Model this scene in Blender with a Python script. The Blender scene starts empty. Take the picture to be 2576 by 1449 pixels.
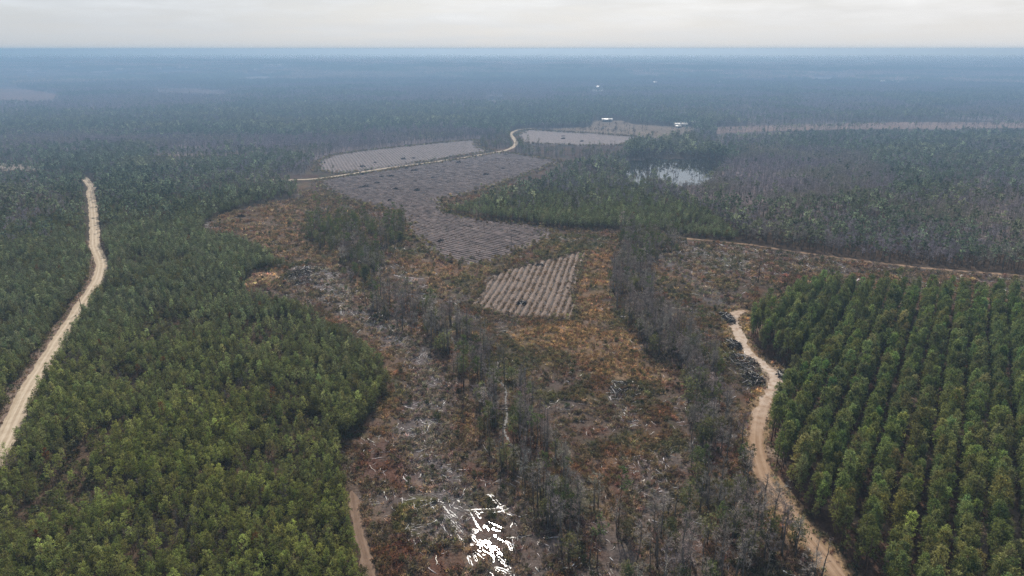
import bpy, math, random
import numpy as np
from mathutils import Vector
from mathutils.geometry import tessellate_polygon

SEED = 7
random.seed(SEED)
RNG = np.random.default_rng(SEED)
S = bpy.context.scene
COL = S.collection

# ------------------------------------------------------------------ camera
H = 120.0                       # drone height above the ground
F = 1718.0                      # focal length in the pixels of a 2576 px wide picture
PITCH = math.atan((724.5 - 124.0) / F)
cam_d = bpy.data.cameras.new('camera')
cam_d.sensor_width = 36.0
cam_d.lens = 36.0 * F / 2576.0
cam_d.clip_start = 1.0
cam_d.clip_end = 200000.0
cam = bpy.data.objects.new('camera', cam_d)
COL.objects.link(cam)
cam.location = (0, 0, H)
cam.rotation_euler = (math.pi / 2 - PITCH, 0, 0)
S.camera = cam

# ------------------------------------------------------------------ sun, sky, exposure
SUN_EL = math.radians(39.5)
SUN_AZ = math.radians(-2.0)     # from +Y towards +X
SUN_DIR = Vector((math.sin(SUN_AZ) * math.cos(SUN_EL), math.cos(SUN_AZ) * math.cos(SUN_EL), math.sin(SUN_EL)))
sun_d = bpy.data.lights.new('sun', 'SUN')
sun_d.energy = 5.0
sun_d.angle = math.radians(0.55)
sun_d.color = (1.0, 0.94, 0.86)
sun = bpy.data.objects.new('sun', sun_d)
COL.objects.link(sun)
sun.rotation_euler = SUN_DIR.to_track_quat('Z', 'Y').to_euler()

S.view_settings.view_transform = 'Standard'
S.view_settings.look = 'None'
S.view_settings.exposure = 0.42
S.view_settings.gamma = 1.0
S.view_settings.use_curve_mapping = False
S.render.engine = 'CYCLES'
cy = S.cycles
cy.max_bounces = 5
cy.diffuse_bounces = 2
cy.glossy_bounces = 2
cy.transmission_bounces = 3
cy.volume_bounces = 0
cy.transparent_max_bounces = 4
cy.caustics_reflective = False
cy.caustics_refractive = False
cy.use_adaptive_sampling = True
cy.adaptive_threshold = 0.015
cy.use_denoising = True
try:
    cy.denoiser = 'OPENIMAGEDENOISE'
    cy.denoising_input_passes = 'RGB_ALBEDO_NORMAL'
    cy.denoising_prefilter = 'NONE'
except Exception:
    pass


class NT:
    """small helper round a node tree"""
    def __init__(self, tree):
        self.t = tree
        tree.nodes.clear()

    def n(self, kind, props=None, **ins):
        nd = self.t.nodes.new(kind)
        for k, v in (props or {}).items():
            setattr(nd, k, v)
        for k, v in ins.items():
            key = int(k[1:]) if k[0] == 'i' and k[1:].isdigit() else k.replace('_', ' ')
            self.put(nd.inputs[key], v)
        return nd

    def put(self, sock, v):
        if isinstance(v, bpy.types.Node):
            v = v.outputs[0]
        if isinstance(v, bpy.types.NodeSocket):
            self.t.links.new(v, sock)
        else:
            sock.default_value = v

    def math(self, op, a, b=0.0, c=0.0, clamp=False):
        return self.n('ShaderNodeMath', {'operation': op, 'use_clamp': clamp}, i0=a, i1=b, i2=c).outputs[0]

    def vmath(self, op, a, b=(0, 0, 0)):
        nd = self.n('ShaderNodeVectorMath', {'operation': op}, i0=a, i1=b)
        return nd.outputs['Value'] if op in ('DOT_PRODUCT', 'LENGTH') else nd.outputs[0]

    def mix(self, f, a, b, blend='MIX'):
        nd = self.n('ShaderNodeMix', {'data_type': 'RGBA', 'blend_type': blend})
        self.put(nd.inputs[0], f)
        for s, v in ((nd.inputs[6], a), (nd.inputs[7], b)):
            self.put(s, v if not isinstance(v, tuple) or len(v) == 4 else v + (1.0,))
        return nd.outputs[2]

    def noise(self, vec, scale, detail=3.0, rough=0.55):
        nd = self.n('ShaderNodeTexNoise', None, Vector=vec, Scale=scale, Detail=detail, Roughness=rough)
        return nd.outputs['Fac']

    def ramp(self, f, lo, hi):
        return self.n('ShaderNodeMapRange', {'clamp': True}, i0=f, i1=lo, i2=hi, i3=0.0, i4=1.0).outputs[0]


W = bpy.data.worlds.new('World')
S.world = W
W.use_nodes = True
w = NT(W.node_tree)
tc = w.n('ShaderNodeTexCoord').outputs['Generated']
sky = w.n('ShaderNodeTexSky', {'sky_type': 'NISHITA', 'sun_disc': False, 'sun_elevation': SUN_EL,
                               'sun_rotation': SUN_AZ, 'altitude': 100.0, 'air_density': 1.0,
                               'dust_density': 2.0, 'ozone_density': 1.0})
sky_lin = w.vmath('MULTIPLY', sky.outputs[0], (0.09, 0.09, 0.09))
sep = w.n('ShaderNodeSeparateXYZ', None, i0=tc)
up = w.math('MAXIMUM', sep.outputs[2], 0.0)
inv = w.math('DIVIDE', 1.0, w.math('ADD', up, 0.06))
proj = w.n('ShaderNodeCombineXYZ', None, i0=w.math('MULTIPLY', sep.outputs[0], inv),
           i1=w.math('MULTIPLY', sep.outputs[1], inv), i2=0.0).outputs[0]
low = w.n('ShaderNodeMapping', None, i0=tc, i3=(7.0, 7.0, 46.0)).outputs[0]
c_big = w.noise(proj, 0.35, 4.0)
c_mid = w.noise(low, 1.0, 6.0, 0.58)
cover_f = w.math('ADD', w.math('MULTIPLY', c_big, 0.6), w.math('MULTIPLY', c_mid, 0.5))
cloud_f = w.ramp(cover_f, 0.30, 0.62)
# thin high overcast: a pale veil everywhere, thicker in patches
side = w.ramp(sep.outputs[0], -0.62, 0.60)
veil = w.mix(side, (0.475, 0.505, 0.54), (0.63, 0.625, 0.625))
lumps = w.math('ADD', w.math('MULTIPLY', w.math('MULTIPLY', w.ramp(c_mid, 0.42, 0.72), w.ramp(up, 0.012, 0.05)), 0.20), 0.95)
veil = w.vmath('MULTIPLY', veil, w.n('ShaderNodeCombineXYZ', None, i0=lumps, i1=lumps, i2=lumps).outputs[0])
cl = w.math('ADD', w.math('MULTIPLY', cloud_f, 0.12), 0.84)
# thicker cover towards the horizon, thinner overhead
thin = w.ramp(up, 0.06, 0.45)
cl = w.math('MULTIPLY', cl, w.math('SUBTRACT', 1.0, w.math('MULTIPLY', thin, 0.75)))
base = w.mix(cl, sky_lin, veil)
# the bright aureole of the sun behind thin cloud
dt = w.math('MAXIMUM', w.vmath('DOT_PRODUCT', tc, tuple(SUN_DIR)), 0.0)
g1 = w.math('MULTIPLY', w.math('POWER', dt, 110.0), 4.0)
g2 = w.math('MULTIPLY', w.math('POWER', dt, 14.0), 0.8)
glow = w.n('ShaderNodeCombineXYZ', None, i0=w.math('ADD', g1, g2), i1=w.math('MULTIPLY', w.math('ADD', g1, g2), 0.96),
           i2=w.math('MULTIPLY', w.math('ADD', g1, g2), 0.90)).outputs[0]
total = w.vmath('ADD', base, glow)
bg = w.n('ShaderNodeBackground', None, Color=total, Strength=1.0)
w.n('ShaderNodeOutputWorld', None, Surface=bg)


# ------------------------------------------------------------------ picture -> ground
SP, CP = math.sin(PITCH), math.cos(PITCH)


def ground_at(px, py, h=0.0):
    """the point at height h seen at (px, py) of the 2576x1449 picture"""
    u = (px - 1288.0) / F
    v = (py - 724.5) / F
    dy = CP - v * SP
    dz = -SP - v * CP
    t = (H - h) / -dz
    return (u * t, dy * t)


def poly(pts):
    return np.array([ground_at(*p) for p in pts])


def to_px(x, y, z=0.0):
    a = y * CP - (z - H) * SP
    v = -(y * SP + (z - H) * CP)
    return 1288.0 + F * x / a, 724.5 + F * v / a, a


# ------------------------------------------------------------------ numpy noise and masks
def _hash(ix, iy, s):
    n = (ix.astype(np.int64) * 374761393 + iy.astype(np.int64) * 668265263 + s * 1442695041) & 0xFFFFFFFF
    n = ((n ^ (n >> 13)) * 1274126177) & 0xFFFFFFFF
    n = n ^ (n >> 16)
    return (n & 0xFFFFFF) / float(0xFFFFFF)


def vnoise(x, y, s=0):
    ix, iy = np.floor(x), np.floor(y)
    fx, fy = x - ix, y - iy
    fx, fy = fx * fx * (3 - 2 * fx), fy * fy * (3 - 2 * fy)
    a, b = _hash(ix, iy, s), _hash(ix + 1, iy, s)
    c, d = _hash(ix, iy + 1, s), _hash(ix + 1, iy + 1, s)
    return (a * (1 - fx) + b * fx) * (1 - fy) + (c * (1 - fx) + d * fx) * fy


def fbm(x, y, scale, s=0, octv=4):
    x = np.asarray(x, float) / scale
    y = np.asarray(y, float) / scale
    t, amp, tot = 0.0, 1.0, 0.0
    for k in range(octv):
        t = t + amp * vnoise(x, y, s + k * 17)
        tot += amp
        amp *= 0.5
        x, y = x * 2.03 + 11.3, y * 2.03 + 7.1
    return t / tot


def inside(pl, x, y):
    """even-odd test, vectorised, of points in polygon pl"""
    x, y = np.asarray(x, float), np.asarray(y, float)
    res = np.zeros(x.shape, bool)
    bx = (x >= pl[:, 0].min()) & (x <= pl[:, 0].max()) & (y >= pl[:, 1].min()) & (y <= pl[:, 1].max())
    if not bx.any():
        return res
    xs, ys = x[bx], y[bx]
    r = np.zeros(xs.shape, bool)
    n = len(pl)
    for i in range(n):
        x0, y0 = pl[i]
        x1, y1 = pl[(i + 1) % n]
        if y0 == y1:
            continue
        c = (y0 > ys) != (y1 > ys)
        r ^= c & (xs < (x1 - x0) * (ys - y0) / (y1 - y0) + x0)
    res[bx] = r
    return res


def seg_dist(line, x, y):
    """distance to a polyline"""
    x, y = np.asarray(x, float), np.asarray(y, float)
    best = np.full(x.shape, 1e9)
    for (x0, y0), (x1, y1) in zip(line[:-1], line[1:]):
        dx, dy = x1 - x0, y1 - y0
        t = np.clip(((x - x0) * dx + (y - y0) * dy) / (dx * dx + dy * dy + 1e-9), 0, 1)
        best = np.minimum(best, np.hypot(x - x0 - t * dx, y - y0 - t * dy))
    return best


# ------------------------------------------------------------------ the map, traced from the photograph
CLEAR = poly([(935, 1560), (915, 1440, 3), (895, 1350, 4), (880, 1250, 5), (858, 1160, 6), (850, 1100, 7), (890, 1040, 8), (940, 980, 8),
              (975, 930, 8), (960, 880, 8), (900, 830, 8), (830, 785, 9), (770, 745, 9), (740, 730, 9), (680, 722, 9), (625, 712, 8),
              (605, 697, 6), (640, 682), (690, 672), (718, 655, 4), (690, 635, 8), (650, 605, 8), (580, 580, 8), (500, 560, 8),
              (520, 545, 4), (600, 520, 2), (690, 505), (760, 500), (745, 478), (690, 458), (700, 447), (770, 437), (800, 402), (830, 389),
              (900, 379), (1000, 368), (1120, 356), (1200, 349), (1290, 345), (1283, 330), (1330, 323), (1400, 328), (1500, 333),
              (1600, 342), (1610, 352), (1570, 372, 9), (1560, 385, 9), (1500, 395, 9), (1425, 408, 10), (1350, 440, 12), (1270, 460, 12), (1160, 490, 12), (1125, 492, 12),
              (1120, 530), (1190, 548), (1325, 562), (1400, 575), (1560, 580), (1700, 588), (1735, 598), (1900, 616), (2000, 632), (2150, 652),
              (2300, 670), (2450, 683), (2576, 692), (2760, 710), (2760, 722, 13), (2576, 705, 13), (2400, 703, 13), (2250, 692, 13), (2150, 688, 13), (2065, 680, 13),
              (2000, 703, 13), (1950, 738, 13), (1890, 772, 12), (1877, 800, 8), (1880, 845), (1900, 880), (1940, 905), (2000, 940), (2010, 965),
              (1970, 975), (1945, 1010, 5), (1925, 1080, 5), (1925, 1160, 2), (1945, 1200), (1990, 1260), (2030, 1310), (2070, 1360), (2140, 1440),
              (2220, 1560)])
PLANTATION = poly([(2760, 722, 13), (2576, 705, 13), (2400, 703, 13), (2250, 692, 13), (2150, 688, 13), (2065, 680, 13), (2000, 703, 13),
                   (1950, 738, 13), (1890, 772, 12), (1877, 815, 7), (1882, 850), (1905, 880), (1945, 903), (2005, 935), (2025, 960),
                   (1985, 985), (1955, 1010, 6), (1932, 1080, 6), (1935, 1160, 2), (1955, 1195), (2005, 1255), (2050, 1305), (2090, 1360), (2165, 1440),
                   (2300, 1600), (3300, 1600), (3100, 900)])
FIELD_NEAR = poly([(1187, 768), (1222, 703), (1275, 680), (1335, 665), (1385, 650), (1449, 636), (1472, 634), (1455, 683), (1442, 736),
                   (1452, 800), (1359, 803), (1259, 790), (1209, 775)])
FIELD_MID = poly([(1000, 545), (1022, 562), (1026, 580), (1065, 618), (1102, 645), (1169, 665), (1269, 656), (1302, 633), (1340, 620), (1372, 606), (1399, 577),
                  (1325, 564), (1192, 551), (1119, 534), (1110, 500), (1170, 490), (1300, 448), (1410, 406), (1290, 386), (1260, 384), (1100, 409), (960, 431), (860, 446),
                  (800, 455), (820, 478), (870, 505), (940, 520), (990, 528)])
FIELD_FAR = poly([(795, 430), (803, 404), (835, 391), (900, 381), (1000, 370), (1120, 358), (1195, 352), (1205, 372), (1240, 380), (1090, 404), (960, 424), (860, 437)])
FIELD_TOP = poly([(1300, 340), (1325, 326), (1400, 331), (1500, 336), (1600, 344), (1606, 352), (1560, 366), (1450, 366), (1310, 360)])
ROAD_SAND = [(-60, 1225), (-20, 1165), (12, 1110), (38, 1050), (62, 1000), (80, 966), (112, 915), (152, 850), (196, 783), (236, 722), (250, 693), (255, 663), (248, 643),
             (238, 616), (238, 583), (236, 550), (233, 516), (227, 483), (231, 473), (222, 460), (211, 447)]
ROAD_FAR = [(600, 449), (640, 451), (740, 452.5), (800, 449), (859, 441), (959, 425), (1092, 407), (1192, 392), (1275, 377), (1297, 362), (1292, 348), (1285, 337), (1299, 328), (1322, 324), (1345, 322)]
TRACK = [(1875, 783), (1856, 786), (1844, 796), (1848, 820), (1860, 846), (1874, 873), (1897, 900), (1930, 926), (1950, 950), (1946, 979), (1924, 1013), (1907, 1066), (1904, 1116),
         (1914, 1166), (1932, 1219), (1970, 1266), (2004, 1316), (2037, 1356), (2070, 1393), (2112, 1449), (2190, 1550)]
FIREBREAK = [(1728, 600), (1820, 608), (1900, 617.5), (2000, 633), (2150, 653.5), (2300, 671.5), (2450, 684.5), (2576, 693.5), (2740, 708)]
PATH_NEAR = [(884, 1235), (893, 1290), (905, 1350), (925, 1420), (950, 1500)]
CREEK = [(985, 800), (1000, 806), (1025, 813), (1045, 826), (1092, 830), (1122, 840), (1142, 856), (1149, 873), (1172, 888), (1190, 905), (1222, 935), (1250, 955), (1272, 979), (1272, 1016),
         (1276, 1049), (1269, 1086), (1289, 1123), (1305, 1146), (1325, 1159), (1362, 1172), (1375, 1183), (1380, 1206), (1390, 1240)]
CREEK_WOODS = poly([(858, 640), (962, 640), (972, 700), (1000, 748), (1100, 790), (1190, 850), (1260, 930), (1330, 1020), (1375, 1080), (1390, 1140),
                    (1420, 1200), (1470, 1280), (1540, 1380), (1600, 1500), (1440, 1500), (1380, 1380), (1335, 1280), (1300, 1200), (1262, 1130), (1205, 1080), (1180, 1010), (1150, 960),
                    (1125, 900), (1060, 855), (985, 822), (930, 785), (890, 752), (862, 700)])
LOW_WOODS = poly([(1330, 1180), (1450, 1190), (1560, 1220), (1680, 1260), (1740, 1300), (1740, 1520), (1400, 1520), (1360, 1380), (1330, 1260)])
RIGHT_WOODS = poly([(1529, 765), (1538, 690), (1570, 650), (1650, 690), (1640, 740), (1672, 800), (1745, 852), (1800, 897), (1800, 940), (1822, 1010), (1858, 1090),
                    (1876, 1180), (1900, 1232), (1940, 1290), (1985, 1350), (2040, 1425), (2090, 1500), (1640, 1500), (1690, 1380), (1725, 1290), (1738, 1200), (1735, 1100), (1725, 1010), (1711, 945),
                    (1683, 922), (1625, 893), (1581, 835), (1552, 778)])
TOP_WOODS = poly([(1560, 585), (1640, 590), (1720, 602), (1712, 640), (1665, 655), (1640, 690), (1590, 680), (1560, 640)])
GROVE = poly([(770, 545), (850, 538), (930, 556), (1012, 545), (1018, 600), (990, 638), (955, 652), (900, 655), (860, 645), (820, 632), (775, 612)])
ROAD_WOODS = poly([(1205, 355), (1213, 374), (1250, 382), (1275, 374.5), (1291, 362), (1283, 345), (1260, 335), (1220, 340)])
LINE_WOODS = poly([(1278, 381), (1302, 363), (1330, 376), (1420, 386), (1500, 386), (1550, 381), (1570, 396), (1500, 409), (1425, 405), (1300, 388)])
POND = poly([(1572, 404), (1650, 398), (1750, 403), (1830, 410), (1810, 432), (1775, 468), (1700, 466), (1650, 452), (1610, 466), (1585, 470), (1580, 440)])
BARN_FIELD = poly([(1380, 324), (1480, 319), (1500, 303), (1560, 303), (1600, 313), (1700, 319), (1760, 318), (1740, 332), (1680, 347), (1600, 346), (1400, 330)])
PINK_FIELD = poly([(1800, 319), (2000, 313), (2250, 307), (2576, 307), (2760, 307), (2760, 321), (2400, 323), (2100, 326), (1900, 331), (1800, 336)])
PALE_FIELD = poly([(-120, 413), (0, 409), (60, 413), (130, 423), (60, 429), (0, 425), (-120, 425)])
LEFT_FIELD = poly([(-150, 220), (60, 224), (160, 240), (130, 251), (0, 253), (-150, 252)])
LEFT_FIELD_B = poly([(-150, 205), (40, 208), (45, 215), (-150, 215)])
LONG_FIELD = poly([(350, 222), (480, 224), (590, 228), (560, 236), (400, 231)])
GAP_FIELD = poly([(370, 381), (440, 377), (560, 380), (620, 376), (600, 385), (480, 392), (390, 391)])
CENTRE_POND = poly([(1222, 244), (1240, 242), (1268, 243), (1262, 252), (1225, 252)])
WHITE_CLEARING = poly([(1490, 224), (1520, 223), (1518, 230), (1488, 230)])
FAR_FIELDS = [(1080, 155.5, 60), (1165, 157, 52), (1330, 160.5, 100), (300, 137, 60), (530, 161, 40), (690, 167, 45), (240, 181, 60), (90, 183, 40), (1000, 158.5, 45), (640, 195, 70), (2070, 196, 60), (890, 144, 40)]
OPEN_WATER = [poly([(1588, 416), (1628, 416), (1628, 448), (1588, 448)]), poly([(1655, 410), (1705, 415), (1775, 436), (1766, 454), (1690, 448), (1655, 432)])]
CLEARINGS = [BARN_FIELD, PINK_FIELD, PALE_FIELD, LEFT_FIELD, LEFT_FIELD_B, LONG_FIELD, GAP_FIELD, POND, CENTRE_POND, WHITE_CLEARING]

# stands of the farther forest
PINE_BAND = [poly([(-150, 292, 12), (300, 288, 12), (600, 294, 12), (930, 300, 12), (930, 322), (830, 336), (600, 342), (300, 340), (-150, 340)]),
             poly([(930, 302, 12), (1240, 298, 12), (1500, 300, 12), (1480, 320), (1300, 326), (1180, 318), (940, 333)]),
             poly([(1565, 355, 15), (1620, 335, 15), (1700, 330, 15), (1790, 350, 15), (1835, 385, 10), (1810, 412), (1740, 402), (1640, 399), (1570, 406)])]
HARDWOOD_BAND = [poly([(-150, 345, 9), (250, 338, 9), (700, 336, 9), (830, 328, 9), (930, 325, 9), (1180, 322, 9), (1275, 337), (1200, 350), (1000, 368), (830, 390), (790, 408), (700, 388),
                       (550, 386), (400, 378), (250, 376), (0, 372), (-150, 372)]),
                 poly([(1800, 440, 9), (1840, 372, 9), (2000, 366, 9), (2150, 376, 9), (2230, 430, 9), (2180, 490, 9), (2050, 505, 9), (1900, 495, 9), (1640, 495, 9), (1610, 470, 6), (1780, 470)])]


def curve(pts, h=0.0, step=3.0):
    """ground polyline through picture points, smoothed (Catmull-Rom)"""
    P = [np.array(ground_at(p[0], p[1], h)) for p in pts]
    P = [2 * P[0] - P[1]] + P + [2 * P[-1] - P[-2]]
    out = []
    for a, b, c, d in zip(P[:-3], P[1:-2], P[2:-1], P[3:]):
        n = max(2, int(np.linalg.norm(c - b) / step))
        for k in range(n):
            t = k / n
            out.append(0.5 * (2 * b + (c - a) * t + (2 * a - 5 * b + 4 * c - d) * t * t + (3 * b - a - 3 * c + d) * t ** 3))
    out.append(P[-2])
    return np.array(out)


road_sand, road_far, track = curve(ROAD_SAND), curve(ROAD_FAR, step=8), curve(TRACK)
firebreak, path_near, creek = curve(FIREBREAK, step=6), curve(PATH_NEAR), curve(CREEK)


def thin_line(c, n):
    return c[np.unique(np.linspace(0, len(c) - 1, n).astype(int))]


road_sand_l, road_far_l, track_l, creek_l, firebreak_l, path_l = (thin_line(c, n) for c, n in
    ((road_sand, 40), (road_far, 30), (track, 40), (creek, 40), (firebreak, 20), (path_near, 10)))


def sand_width(d):
    return 6.4


# blobs of ground cover inside the cut-over land: (polygon, colour, strength)
TAN, OCHRE, RED, OLIVE, MOSS, SLASH, PINK, DARK = ((0.205, 0.145, 0.10), (0.245, 0.160, 0.098), (0.135, 0.068, 0.048), (0.08, 0.082, 0.045), (0.115, 0.11, 0.04),
                                                   (0.155, 0.132, 0.125), (0.26, 0.195, 0.15), (0.07, 0.055, 0.045))
COVER = [
    (poly([(1280, 815), (1460, 808), (1445, 740), (1476, 640), (1535, 640), (1528, 780), (1585, 850), (1690, 935), (1640, 960), (1500, 950), (1380, 880), (1300, 860)]), OCHRE, .75),
    (poly([(860, 1045), (940, 995), (1000, 1010), (1010, 1060), (960, 1110), (870, 1110)]), OCHRE, .6),
    (poly([(830, 790), (900, 800), (1010, 870), (1030, 930), (980, 960), (960, 870), (900, 830)]), OCHRE, .55),
    (poly([(505, 555), (690, 508), (770, 520), (775, 600), (850, 622), (850, 690), (800, 650), (730, 660), (690, 630), (600, 590)]), TAN, .6),
    (poly([(600, 700), (640, 682), (700, 690), (690, 722), (620, 712)]), PINK, .9),
    (poly([(960, 660), (1060, 640), (1170, 675), (1260, 665), (1230, 700), (1200, 740), (1100, 760), (1000, 720)]), TAN, .55),
    (poly([(940, 1140), (1060, 1170), (1090, 1215), (1010, 1225), (935, 1200)]), RED, .6),
    (poly([(1030, 1200), (1090, 1205), (1080, 1235), (1030, 1235)]), OCHRE, .95),
    (poly([(940, 1380), (1020, 1375), (1040, 1460), (950, 1460)]), RED, .85),
    (poly([(1090, 1370), (1160, 1375), (1180, 1460), (1080, 1460)]), RED, .8),
    (poly([(1390, 920), (1460, 905), (1500, 935), (1440, 950)]), RED, .6),
    (poly([(1580, 1000), (1680, 1040), (1700, 1100), (1640, 1120), (1580, 1070)]), RED, .45),
    (poly([(1150, 1160), (1230, 1180), (1260, 1260), (1180, 1260)]), RED, .5),
    (poly([(980, 1260), (1060, 1240), (1080, 1290), (1040, 1360), (990, 1330)]), MOSS, .8),
    (poly([(880, 1060), (950, 1080), (960, 1130), (900, 1150), (870, 1100)]), OLIVE, .7),
    (poly([(1380, 590), (1500, 585), (1560, 610), (1500, 635), (1390, 648), (1330, 660), (1350, 625)]), OLIVE, .8),
    (poly([(1120, 700), (1210, 690), (1200, 740), (1150, 752)]), OLIVE, .6),
    (poly([(1010, 590), (1060, 600), (1065, 625), (1020, 610)]), OLIVE, .8),
    (poly([(1740, 630), (1850, 640), (1900, 680), (1800, 690), (1740, 660)]), OLIVE, .55),
    (poly([(1650, 700), (1800, 720), (1840, 790), (1830, 860), (1750, 830), (1680, 780)]), OLIVE, .45),
    (poly([(1780, 860), (1850, 850), (1860, 900), (1800, 900)]), MOSS, .5),
    (poly([(1720, 605), (2060, 645), (2300, 680), (2000, 690), (1900, 705), (1760, 690), (1700, 640)]), SLASH, .35),
    (poly([(1880, 640), (2050, 660), (2040, 700), (1960, 720), (1890, 690)]), RED, .3),
    (poly([(1540, 955), (1590, 1000), (1620, 1060), (1580, 1080), (1530, 1010)]), SLASH, .8),
    (poly([(1840, 900), (1920, 920), (1945, 990), (1900, 1010), (1830, 950)]), SLASH, .7),
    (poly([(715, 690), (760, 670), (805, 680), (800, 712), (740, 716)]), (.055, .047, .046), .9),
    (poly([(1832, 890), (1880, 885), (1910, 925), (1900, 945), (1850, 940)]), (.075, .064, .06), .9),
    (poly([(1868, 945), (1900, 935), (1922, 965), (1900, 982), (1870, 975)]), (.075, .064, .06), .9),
    (poly([(1970, 925), (2030, 945), (2020, 975), (1960, 970)]), SLASH, .7),
    (poly([(1560, 1130), (1640, 1160), (1700, 1260), (1640, 1290), (1560, 1220)]), SLASH, .45),
    (poly([(740, 670), (800, 665), (860, 690), (880, 740), (820, 735), (720, 705)]), SLASH, .55),
    (poly([(980, 660), (1040, 670), (1080, 730), (1060, 760), (1000, 720)]), SLASH, .6),
    (poly([(1050, 720), (1120, 780), (1220, 800), (1180, 840), (1090, 800)]), SLASH, .5),
]
SLASH_BAND = curve([(820, 700), (870, 750), (905, 795), (950, 815), (1000, 850), (1040, 880), (1075, 920), (1090, 975), (1075, 1040), (1060, 1110), (1080, 1170), (1110, 1240), (1120, 1300)], step=12)
WOOD_TRACK = curve([(1660, 645), (1720, 690), (1780, 740), (1830, 775)], step=12)
FOREST_FLOOR = np.array((0.105, 0.072, 0.05))
PINE_RGB = np.array((0.075, 0.098, 0.062))
HARD_RGB = np.array((0.235, 0.185, 0.19))


def lerp(a, b, f):
    return a + (np.asarray(b) - a) * np.asarray(f)[..., None]


def species_noise(x, y):
    """0 = hardwood, 1 = pine"""
    n = fbm(x, y, 420.0, 51, 4)
    return n


def stand_pine(x, y):
    """share of pines in the farther forest"""
    d = np.hypot(x, y)
    n = species_noise(x, y)
    p = np.clip((n - 0.40) / 0.14, 0.05, 0.95)
    p = np.where(d < 1150, np.clip(np.where(x < 0, 0.80, 0.68) + (fbm(x, y, 120, 53) - .5) * 1.6, .05, .97), p)
    # a broad belt of leafless bottomland beyond the pine bands, dark pine again behind it
    patch = fbm(x, y, 190, 57, 3)
    belt = np.clip((patch - .56) / .06, .05, .9)
    p = np.where((d > 1620) & (d < 2600), belt, p)
    p = np.where((d > 2600) & (d < 5600), np.clip(p + 0.30, 0, 0.95), p)
    p = np.where((d > 1150) & (d < 4200) & (x > 600), np.clip((patch - .50) / .08, .06, .9), p)
    wx, wy = x + (fbm(x, y, 60, 5) - .5) * 60, y + (fbm(x, y, 60, 6) - .5) * 90
    for b in HARDWOOD_BAND:
        p = np.where(inside(b, wx, wy), 0.06, p)
    for b in PINE_BAND:
        p = np.where(inside(b, wx, wy), 0.97, p)
    return p


def far_field_mask(x, y):
    m = np.zeros(np.shape(x), bool)
    for px, py, wpx in FAR_FIELDS:
        gx, gy = ground_at(px, py)
        half = wpx / 2 / F * math.hypot(gy, H) * (.7 + .6 * vnoise(y / 60.0, y * 0 + px, 9))
        m |= (np.abs(x - gx) < half) & (np.abs(y - gy) < 0.035 * gy + 20)
    return m


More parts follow.
